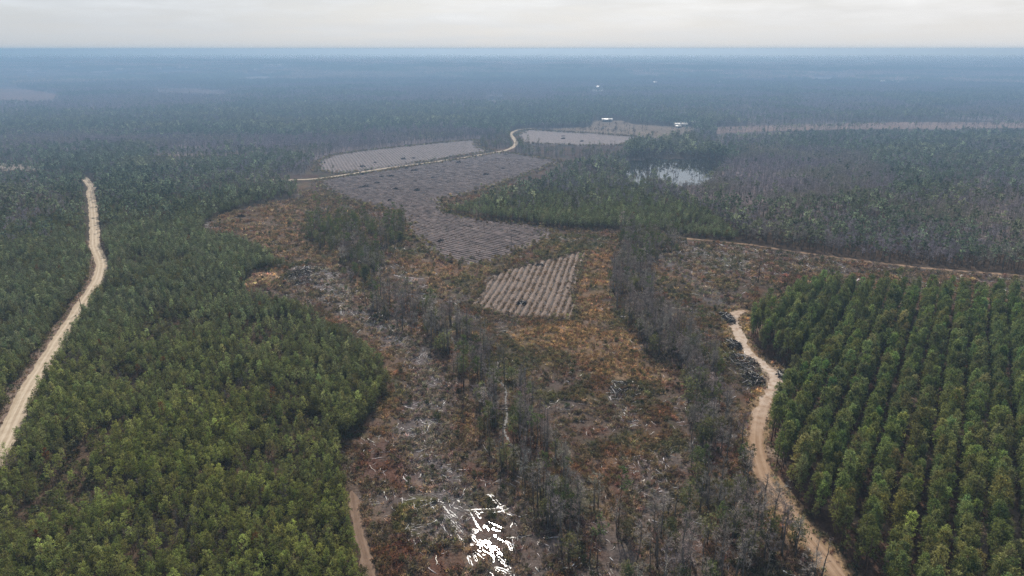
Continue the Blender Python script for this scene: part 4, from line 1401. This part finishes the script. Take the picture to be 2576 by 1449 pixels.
# bushes over the open ground
rng = np.random.default_rng(601)
x, y = jgrid(110, 620, 6.5, rng)
k = inside(CLEAR, x, y) & ~near_roads(x, y) & ~inside(FIELD_NEAR, x, y) & ~inside(FIELD_MID, x, y)
k &= rng.random(len(x)) < np.clip((fbm(x, y, 30, 603) - .42) * 1.3, .03, .5)
x, y = x[k], y[k]
pool('shrub', x, y, rng.uniform(.6, 1.25, len(x)), tint_vary((.055, .065, .035), len(x), rng, .25), Z_OPEN)

ORD = 'first second third fourth fifth sixth seventh eighth ninth tenth eleventh twelfth thirteenth fourteenth fifteenth sixteenth seventeenth eighteenth nineteenth twentieth'.split()
row_first = {}


def describe(kindname, zc, x, y, tint):
    px, py, _ = to_px(x, y, 4.0)
    lab, grp = LABELS[(kindname, zc)]
    if kindname == 'pine_tree' and zc in (Z_LEFT, Z_ROADSIDE, Z_EDGE) and tint[0] > tint[1] * 1.5:
        return 'rust-brown dying pine among the green pines of the left stand', 'dying pines of the left stand'
    if kindname == 'plantation_pine':
        k = int(round(((x * rn[0] + y * rn[1]) - 3.1) / 6.8)) - row_first['k']
        o = ORD[min(max(k, 0), 19)]
        if zc == Z_ROWS:
            return 'full-crowned pine inside the %s double row of the plantation, counted from its left end' % o, 'pines in the plantation rows'
        return 'pine with exposed trunk at the end of the %s plantation row, beside the dirt track' % o, grp
    if zc == Z_LEFT and kindname in ('pine_tree', 'leafy_tree', 'bare_tree'):
        where = ('in the bottom left corner of the picture' if px < 300 else 'on the bottom edge, midway to the clearing path' if px < 600 else 'on the bottom edge close to the clearing path') if py > 1330 else \
                ('low on the left border of the picture' if px < 300 else 'deep in the left stand, midway to the clearing' if px < 600 else 'deep in the left stand, towards the clearing')
        what = {'pine_tree': 'slender yellow-green pine', 'leafy_tree': 'rounded olive broadleaf tree', 'bare_tree': 'small leafless brown tree'}[kindname]
        return what + ' ' + where, grp
    if kindname == 'shrub':
        where = 'left of the creek' if px < 1270 - (1449 - py) * .25 else 'between the creek and the grey wood' if px < 1560 + max(0, py - 900) * .35 else 'right of the grey wood'
        depth = 'low in the picture' if py > 1180 else 'halfway up the clearing' if py > 850 else 'far up the clearing'
        return 'dark rounded bush %s, %s' % (where, depth), grp
    if zc == Z_CREEK:
        return lab + (', low in the picture' if py > 1060 else ', at its bend' if py > 830 else ', far end'), grp
    if zc == Z_RIGHT:
        lab = lab.replace('with a high crown ', '')
        return lab + (', low in the picture' if py > 1200 else ', halfway up' if py > 950 else ', far end'), grp
    return lab, grp


for kindname, lst in POOL.items():
    x, y, s, t, zc = (np.concatenate([a[i] for a in lst]) for i in range(5))
    rng = np.random.default_rng(len(kindname) * 31 + 5)
    top = to_px(x, y, 8.0 if kindname != 'shrub' else 1.0)
    foot = to_px(x, y, 0.0)
    seen = (top[0] > -10) & (top[0] < 2586) & (top[1] < 1449) & (y > 60)
    order = np.lexsort((foot[2], ~seen))
    one = np.zeros(len(x), bool)
    one[order[:LIMIT]] = True
    one &= seen
    if kindname == 'plantation_pine':
        row_first['k'] = int(np.round(((x[one] * rn[0] + y[one] * rn[1]) - 3.1) / 6.8).min()) 
    for i in np.nonzero(one)[0]:
        lab, grp = describe(kindname, int(zc[i]), x[i], y[i], t[i])
        single_tree(kindname, int(rng.integers(0, len(KINDS[kindname]))), x[i], y[i], s[i], t[i], rng.random() * 6.28, lab, grp)
    r = ~one
    stuff(STUFF_NAME[kindname], kindname, x[r], y[r], s[r], t[r], .03, seed=900 + len(kindname))

# a few trees that stand alone in the photograph
ALONE = [('tall_pine', 2, (1608, 723), 1.0, 'tall lone pine with a sparse high crown above the grey wood'),
         ('tall_pine', 1, (940, 760), .72, 'umbrella-crowned pine on the creek bank nearest the tall grove'),
         ('pine_tree', 3, (1853, 734), .85, 'lone young conifer on the cut-over ground left of the plantation corner'),
         ('pine_tree', 1, (2065, 672), .8, 'lone young pine on open ground behind the plantation crest'),
         ('tall_pine', 0, (838, 447), .75, 'lone pine beside the far field road'),
         ('pine_tree', 2, (1889, 1180), .8, 'lone round-topped pine on the left verge of the dirt track')]
for kn, v, p, s, lab in ALONE:
    gx, gy = ground_at(*p)
    single_tree(kn, v, gx, gy, s, (.062, .08, .036), 1.3, lab, None)

SNAGS = [((1286, 628), 9.7, 'dead bare trunk standing alone in the ploughed field'), ((1907, 711), 14.0, 'tall dead bare trunk left of the plantation corner'),
         ((1949, 652), 6.0, 'short dead trunk just below the firebreak path'), ((1207, 1040), 5.0, 'broken dead stub on the left creek bank'), ((1010, 1018), 2.2, 'short charred stump in the tan grass by the left stand')]
for i, (p, h, lab) in enumerate(SNAGS):
    gx, gy = ground_at(*p)
    g = Geo()
    r_ = np.random.default_rng(700 + i)
    pts = np.stack([r_.normal(0, .02 * h, 6) * np.linspace(0, 1, 6), r_.normal(0, .02 * h, 6) * np.linspace(0, 1, 6), np.linspace(0, h, 6)], 1)
    g.tube(pts, np.linspace(.26, .08, 6), 6)
    g.tube([pts[4], pts[4] + (.8, 0, 1.0)], [.08, .03], 4)
    g.tube([pts[3], pts[3] + (-.5, .2, .7)], [.07, .03], 4)
    tag(link('dead_trunk', g.mesh('dead_trunk', [M_CHAR if i in (1, 4) else M_GREY_BARK]), (gx, gy, 0)), lab, 'dead tree')

# ------------------------------------------------------------------ grass, weeds, logs and sticks on the open ground
rng = np.random.default_rng(801)


def open_spots(d0, d1, sp, rng):
    x, y = jgrid(d0, d1, sp, rng, 40)
    wx, wy = x + (fbm(x, y, 12, 71) - .5) * 8, y + (fbm(x, y, 12, 72) - .5) * 13
    k = inside(CLEAR, x, y) & ~near_roads(x, y) & ~inside(FIELD_NEAR, wx, wy) & ~inside(FIELD_MID, wx, wy) & ~inside(FIELD_FAR, x, y) & ~inside(FIELD_TOP, x, y)
    return x[k], y[k]


puddle_lines = [curve(zz(p), step=4) for p, _ in STREAKS]


def off_water(x, y, r=.9):
    k = seg_dist(creek_l, x, y) > 1.3
    lone = np.random.default_rng(5).random(len(x)) < .10
    for l, (p, wpx) in zip(puddle_lines, STREAKS):
        k &= (seg_dist(l, x, y) > wpx * .08) | lone
    return k


gx_, gy_, gt_, gs_ = [], [], [], []
for d0, d1, sp in ((100, 330, .85), (330, 640, 1.6)):
    x, y = open_spots(d0, d1, sp, rng)
    k = off_water(x, y) & (rng.random(len(x)) < np.clip(.45 + (fbm(x, y, 6, 811) - .45) * 3.2, .08, 1))
    x, y = x[k], y[k]
    c = cover_rgb(x, y)
    c *= 1.5 * np.exp(rng.normal(0, .36, (len(x), 1))) * np.exp(rng.normal(0, .08, (len(x), 3)))
    gx_.append(x), gy_.append(y), gt_.append(c), gs_.append(rng.uniform(.6, 1.5, len(x)) * (1.0 if d0 == 100 else 1.5))
x, y, c, s = (np.concatenate(a) for a in (gx_, gy_, gt_, gs_))
weed = rng.random(len(x)) < .38
stuff('grass', 'grass_tuft', x[~weed], y[~weed], s[~weed], c[~weed], .1, seed=812)
wc = c[weed] * .8
green = rng.random(len(wc)) < .35
wc[green] = lerp(wc[green], OLIVE, np.full(green.sum(), .6))
stuff('weeds', 'weed_clump', x[weed], y[weed], s[weed], wc, .1, seed=813)

for pl, sp, tone, sd in ((FIELD_NEAR, 1.0, (.165, .115, .082), 817), (FIELD_MID, 2.3, (.15, .115, .105), 818)):
    X, Y = np.meshgrid(np.arange(pl[:, 0].min() - 3, pl[:, 0].max() + 3, sp), np.arange(pl[:, 1].min() - 3, min(pl[:, 1].max() + 3, 800), sp))
    fx = X.ravel() + rng.uniform(-.5, .5, X.size) * sp
    fy = Y.ravel() + rng.uniform(-.5, .5, X.size) * sp
    k = inside(pl, fx, fy) & (rng.random(len(fx)) < np.clip(.5 + (fbm(fx, fy, 5, 819) - .5) * 3, .1, 1))
    fx, fy = fx[k], fy[k]
    stuff('field_litter', 'grass_tuft', fx, fy, rng.uniform(.4, 1.0, len(fx)), tint_vary(tone, len(fx), rng, .4), .2, z=.25, seed=sd)
    k = rng.random(len(fx)) < np.where(fbm(fx, fy, 12, 823) > .52, .16, .05)
    stuff('field_sticks', 'stick', fx[k], fy[k], rng.uniform(.6, 1.3, k.sum()), tint_vary((.46, .42, .39), k.sum(), rng, .35), .15, z=.4, seed=sd + 7)

for pl, sd in ((FIELD_NEAR, 831), (FIELD_MID, 832), (FIELD_FAR, 833), (FIELD_TOP, 834)):
    nxt = np.roll(pl, -1, axis=0)
    ln = np.linalg.norm(nxt - pl, axis=1)
    n = int(ln.sum() * (1.0 if pl is FIELD_NEAR else 1.8))
    i = rng.choice(len(pl), n, p=ln / ln.sum())
    f = rng.random((n, 1))
    p = pl[i] + (nxt[i] - pl[i]) * f + rng.normal(0, 1.6 if pl is FIELD_NEAR else 3.0, (n, 2)) * (1, 1.4)
    p = p[~near_roads(p[:, 0], p[:, 1])]
    stuff('field_edge_weeds', 'weed_clump', p[:, 0], p[:, 1], rng.uniform(.7, 2.2, len(p)), tint_vary((.15, .125, .085), len(p), rng, .35, .1), .1, seed=sd)

# verges and the floor of the left stand
vx, vy = jgrid(100, 520, 1.1, rng)
vd = np.minimum(seg_dist(road_sand_l, vx, vy) - 3.4, seg_dist(track_l, vx, vy) - 2.1)
k = (vd > 0) & (vd < 3.4) & (rng.random(len(vx)) < .55)
vx, vy = vx[k], vy[k]
vc = tint_vary((.165, .135, .10), len(vx), rng, .3, .12)
stuff('verge_grass', 'grass_tuft', vx, vy, rng.uniform(.5, 1.2, len(vx)), vc, .1, seed=815)
vx, vy = jgrid(96, 420, 3.1, rng)
k = ~inside(CLEAR, vx, vy) & ~inside(PLANTATION, vx, vy) & ~near_roads(vx, vy) & (vx < 150)
vx, vy = vx[k], vy[k]
stuff('undergrowth', 'weed_clump', vx, vy, rng.uniform(1.2, 2.8, len(vx)), tint_vary((.085, .085, .05), len(vx), rng, .3, .08), .1, seed=816)

# dead wood: thick where the slash lies
x, y = open_spots(100, 560, 1.25, rng)
den = np.clip((fbm(x, y, 22, 21) - .47) / .16, 0, 1) * .30 + .05
sl = np.clip(1.3 - seg_dist(SLASH_BAND, x, y) / 9, 0, 1)
den = den + sl * .75
for pl, col, st in COVER:
    if col is SLASH:
        den = den + inside(pl, x, y) * .5
    if col in (OCHRE, TAN):
        den = den * np.where(inside(pl, x, y), .35, 1)
k = (rng.random(len(x)) < den * .62) & off_water(x, y)
x, y = x[k], y[k]
big = rng.random(len(x)) < .14
pale = tint_vary((.50, .47, .44), len(x), rng, .4, .03)
yaw = fbm(x, y, 15, 821) * 12 + rng.normal(0, .5, len(x))
stuff('dead_wood_litter', 'stick', x[~big], y[~big], rng.uniform(.6, 1.4, (~big).sum()), pale[~big], .12, seed=822, yaw=yaw[~big])
x, y, pale, yaw = x[big], y[big], pale[big], yaw[big]
foot = to_px(x, y)
seen = (foot[0] > 0) & (foot[0] < 2576) & (foot[1] < 1449)
order = np.lexsort((foot[2], ~seen))
one = np.zeros(len(x), bool)
one[order[:LIMIT]] = True
one &= seen
log_src = {}
for i in np.nonzero(one)[0]:
    v = int(rng.integers(0, len(KINDS['log'])))
    if v not in log_src:
        log_src[v] = bpy.data.objects.new('log', KINDS['log'][v][2])
    o = log_src[v].copy()
    COL.objects.link(o)
    o.location = (x[i], y[i], .03)
    sc = rng.uniform(.42, .85)
    o.scale = (sc, sc, sc)
    o.rotation_euler = (0, rng.normal(0, .05), yaw[i])
    o['tint'] = [float(v_) for v_ in np.clip(pale[i], .05, .7)]
    if seg_dist(SLASH_BAND, x[i:i + 1], y[i:i + 1])[0] < 12:
        lab, grp = 'bleached grey log lying in the long slash strip beside the left stand', 'logs in the slash strip'
    elif foot[0][i] < 1290:
        lab, grp = 'weathered grey log lying on the cut-over ground left of the creek', 'logs left of the creek'
    elif foot[0][i] < 1700:
        lab, grp = 'weathered grey log lying on the cut-over ground between creek and grey wood', 'logs right of the creek'
    else:
        lab, grp = 'weathered grey log lying on the cut-over ground near the dirt track', 'logs near the dirt track'
    tag(o, lab, 'log', grp)
stuff('fallen_timber', 'log', x[~one], y[~one], rng.uniform(.6, 1.1, (~one).sum()), pale[~one], .05, seed=823, yaw=yaw[~one])


# slash piles: each log a piece
def slash_pile(p, ra, rb, hgt, n, lab, seed, dark=1.0, white=.5):
    rng = np.random.default_rng(seed)
    gx, gy = ground_at(*p)
    r = bpy.data.objects.new('slash_pile', None)
    COL.objects.link(r)
    r.location = (gx, gy, 0)
    tag(r, lab, 'brush pile')
    g = Geo()
    m = 520
    a = rng.random(m) * 6.28
    q = np.sqrt(rng.random(m))
    c = np.stack([np.cos(a) * q * ra, np.sin(a) * q * rb, hgt * (1 - q ** 2) * rng.uniform(.1, .9, m)], 1)
    g.needles(rng, c, rng.normal(0, 1, (m, 3)) * (1, 1, .3), 1.5, .26, 2, spread=.3)
    b = link('brush', g.mesh('brush', [M_TWIG]), parent=r)
    b['tint'] = [.042 * dark, .037 * dark, .038 * dark]
    for i in range(n):
        me = KINDS['log'][int(rng.integers(0, 5))][2]
        o = bpy.data.objects.new('log', me)
        COL.objects.link(o)
        o.parent = r
        a, q = rng.random() * 6.28, math.sqrt(rng.random())
        o.location = (math.cos(a) * q * ra, math.sin(a) * q * rb, max(.02, hgt * (1 - q ** 2) * rng.uniform(.3, 1)))
        o.rotation_euler = (0, rng.normal(0, .28), rng.random() * 6.28)
        sc = rng.uniform(.4, .85)
        o.scale = (sc, sc, sc)
        f = rng.random()
        o['tint'] = [.52, .49, .46] if f < white else [.15 * dark, .145 * dark, .13 * dark]
    return r


slash_pile((1867, 914), 6.5, 9.5, 3.0, 80, 'long heap of grey logs and branches on the left edge of the dirt track', 31)
slash_pile((1892, 956), 5.0, 6.0, 2.8, 56, 'round heap of tangled branches below the dirt track bend', 32)
slash_pile((1993, 948), 6.0, 6.0, 2.2, 48, 'heap of branches in the gap between the two plantation corners', 33)
slash_pile((1845, 868), 3.4, 6.5, 1.8, 36, 'small log heap beside the dirt track, upslope of the long heap', 34)
slash_pile((1829, 800), 3.2, 9.0, 1.6, 36, 'narrow heap of pale logs beside the head of the dirt track', 35)
slash_pile((762, 696), 12.0, 15.0, 3.6, 90, 'large dark heap of logs in the clearing left of the creek head', 36, .6, .3)
slash_pile((1312, 764), 3.0, 3.0, 1.0, 18, 'small heap of branches in the lower half of the furrowed field', 37, .7)
slash_pile((1355, 668), 4.0, 3.0, .8, 16, 'low heap of pale branches on the top edge of the furrowed field', 38, 1., .6)
slash_pile((1570, 985), 6.0, 9.0, .6, 40, 'scatter of bleached branches on brown ground left of the grey wood', 39, 1.2, .8)

FAR_PILES = [(255, 1229), (490, 1272), (552, 1290), (300, 1337), (370, 1332), (550, 1371), (272, 1384), (157, 1259), (545, 1196), (885, 1229), (780, 1259), (1241, 1169), (470, 1202), (155, 1416), (165, 1316), (690, 1345), (410, 1430), (1095, 1321), (1220, 1275), (820, 1000 + 15), (560, 1003), (1675, 1047), (1675, 1028), (1815, 1067)]
FP = [(858.6 + a / 3.0, b / 3.0) for a, b in FAR_PILES]
FP = [p for p in FP if p[1] > 340] + [(1005, 600), (1107, 607), (605, 545), (980, 505), (920, 470), (1050, 480), (1110, 515)]
pile_me = []
for i in range(3):
    rng = np.random.default_rng(880 + i)
    m = 120
    a, q = rng.random(m) * 6.28, np.sqrt(rng.random(m))
    c = np.stack([np.cos(a) * q * 3.6, np.sin(a) * q * 2.4, 1.7 * (1 - q ** 2) * rng.uniform(.1, 1, m)], 1)
    g = Geo().needles(rng, c, rng.normal(0, 1, (m, 3)) * (1, 1, .4), 1.6, .4, 2, spread=.3)
    pile_me.append(g.mesh('brush_pile', [M_CHAR]))
for i, p in enumerate(FP):
    gx, gy = ground_at(*p)
    o = link('brush_pile', pile_me[i % 3], (gx, gy, .02))
    o.rotation_euler = (0, 0, i * 1.7)
    k = .8 + .5 * ((i * 7) % 5) / 5
    o.scale = (k, k, k)
    above = p[1] < 452 - (p[0] - 740) * .137
    tag(o, 'small dark brush pile on the bedded field above the far field road' if above else 'small dark brush pile on the brown ploughed field below the far road', 'brush pile',
        'brush piles on the bedded field' if above else 'brush piles on the ploughed field')

# fallen trunks across the creek
for i, (p, L, ang, lab) in enumerate((((1275, 1022), 6, .1, 'dark trunk fallen across the creek where two trunks cross it'), ((1275, 1034), 6, -.15, 'lower dark trunk fallen across the creek next to its twin'),
                                      ((1276, 1075), 5, .25, 'dark trunk bridging the creek above the bend'), ((1300, 1130), 9, -.6, 'long dark trunk slanting over the creek bend'))):
    gx, gy = ground_at(*p)
    g = Geo().tube([(-L / 2, 0, .35), (0, .1, .5), (L / 2, 0, .4)], [.24, .2, .13], 6)
    o = link('fallen_trunk', g.mesh('fallen_trunk', [M_CHAR]), (gx, gy, 0))
    o.rotation_euler = (0, 0, ang)
    tag(o, lab, 'log')

# ------------------------------------------------------------------ utility pole by the sandy road
gx, gy = ground_at(206.5, 783)
pole = link('utility_pole', None, (gx, gy, 0))
tag(pole, 'dark wooden utility pole on the right verge of the sandy road', 'utility pole')
link('post', Geo().tube([(0, 0, 0), (0, 0, 4.5), (0, 0, 9)], [.17, .15, .12], 8).mesh('post', [M_POLE]), parent=pole)
link('crossarm', Geo().box((0, -.15, 8.4), (1.8, .12, .14)).mesh('crossarm', [M_POLE]), parent=pole)
for sx in (-.75, 0, .75):
    link('insulator', Geo().tube([(sx, -.15, 8.47), (sx, -.15, 8.7)], [.05, .035], 6).mesh('insulator', [M_SIDING]), parent=pole)


# ------------------------------------------------------------------ buildings
def building(name, p, length, depth, wall, rise, yaw, label, cat, group=None, bays=3, open_front=False):
    gx, gy = ground_at(*p)
    b = link(name, None, (gx, gy, 0))
    b.rotation_euler = (0, 0, yaw)
    tag(b, label, cat, group)
    L, D = length / 2, depth / 2
    g = Geo()
    t = .25
    g.box((0, D - t / 2, wall / 2), (length, t, wall))
    if not open_front:
        g.box((0, -D + t / 2, wall / 2), (length, t, wall))
    g.box((-L + t / 2, 0, wall / 2), (t, depth - 2 * t, wall))
    g.box((L - t / 2, 0, wall / 2), (t, depth - 2 * t, wall))
    for sx in (-1, 1):           # gables
        xx = sx * (L - .13)
        g.add([(xx, -D, wall), (xx, D, wall), (xx, 0, wall + rise)], [(0, 1, 2) if sx > 0 else (0, 2, 1)])
    link('wall', g.mesh('wall', [M_SIDING]), parent=b)
    e = .7
    r = Geo()
    prof = [(-D - e, wall - rise * e / D + .05), (0, wall + rise + .05), (D + e, wall - rise * e / D + .05)]
    for (y0, z0), (y1, z1) in zip(prof[:-1], prof[1:]):
        v = [(-L - e, y0, z0), (L + e, y0, z0), (L + e, y1, z1), (-L - e, y1, z1)]
        v += [(a, b_, c + .18) for a, b_, c in v]
        r.add(v, [(0, 2, 1), (0, 3, 2), (4, 5, 6), (4, 6, 7), (0, 1, 5), (0, 5, 4), (1, 2, 6), (1, 6, 5), (2, 3, 7), (2, 7, 6), (3, 0, 4), (3, 4, 7)])
    link('roof', r.mesh('roof', [M_METAL]), parent=b)
    for i in range(bays):
        xx = -L + length * (i + .5) / bays
        if open_front:
            link('post', Geo().box((xx, -D + .2, wall / 2), (.25, .25, wall)).mesh('post', [M_POLE]), parent=b)
        else:
            nm = 'door' if i == bays // 2 else 'window'
            hh = wall * (.72 if nm == 'door' else .35)
            zc = hh / 2 if nm == 'door' else wall * .55
            link(nm, Geo().box((xx, -D - .02, zc), (min(2.4, length / bays * .5), .08, hh)).mesh(nm, [M_OPENING]), parent=b)
    return b


building('barn', (1527, 306), 17.5, 9, 3.4, 2.0, .05, 'pale-roofed shed standing by itself at the back of the tan farm field', 'barn', None, 5, True)
building('barn', (1712, 318), 20, 10, 3.4, 2.2, .10, 'wider pale-roofed barn at the right end of the tan farm field', 'barn', None, 5)
building('shed', (1706, 321.5), 8, 5, 2.6, 1.2, .10, 'small low shed in front of the wider barn', 'shed', None, 3)
building('shed', (1698 + 18, 311.5), 6, 5, 3.0, 1.4, .1, 'little shed behind the wider barn', 'shed', None, 3)
building('barn', (1752, 311), 25, 8, 2.8, 1.6, .02, 'long low pale-roofed barn right of the wider barn', 'barn', None, 6)
building('barn', (1773, 310.5), 13, 8, 2.8, 1.6, .02, 'short pale-roofed barn at the end of the long low barn', 'barn', None, 4)
for px, py, wpx, lab in FAR_B:
    gx, gy = ground_at(px, py)
    L = wpx / F * gy
    building('farm_building', (px, py), L, max(10, L * .35), max(10, L * .14), max(3.5, L * .07), .0, 'pale-roofed farm building ' + lab, 'building', 'distant farm buildings', 3)

# ------------------------------------------------------------------ haze
def build_extra_haze():  # boxes added to deepen the distant haze without veiling the foreground
    """extra haze added over the far woods: a thin blue bank across the view, a pale smoky one on the right"""
    for nm, size, loc, rot, rgb, dens, fwd in (('extra_haze', (120000, 2700, 96), (0, 1870, 49), 0.0, (.28, .44, .665, 1), .00043, 0.0),
                                          ('extra_haze', (34000, 30000, 124), (12500, 15800, 65), -30.0, (.97, .99, .99, 1), .00014, .6)):
        m, t = material(nm)
        v = t.n('ShaderNodeVolumePrincipled')
        v.inputs['Color'].default_value = rgb
        v.inputs['Density'].default_value = dens
        v.inputs['Anisotropy'].default_value = fwd
        t.n('ShaderNodeOutputMaterial', None, Volume=v)
        o = link(nm, Geo().box((0, 0, 0), size).mesh(nm, [m]), loc, kind='stuff')
        o.rotation_euler = (0, 0, math.radians(rot))


def build_haze():
    R_, top, bot = 95000.0, 128.0, -1.0
    g = Geo().box((0, 0, (top + bot) / 2), (2 * R_, 2 * R_, top - bot))
    m, t = material('haze')
    v = t.n('ShaderNodeVolumePrincipled')
    v.inputs['Color'].default_value = (.28, .44, .62, 1)
    v.inputs['Density'].default_value = .00020
    v.inputs['Anisotropy'].default_value = .1
    t.n('ShaderNodeOutputMaterial', None, Volume=v)
    link('haze', g.mesh('haze', [m]), kind='stuff')


build_extra_haze()
build_haze()
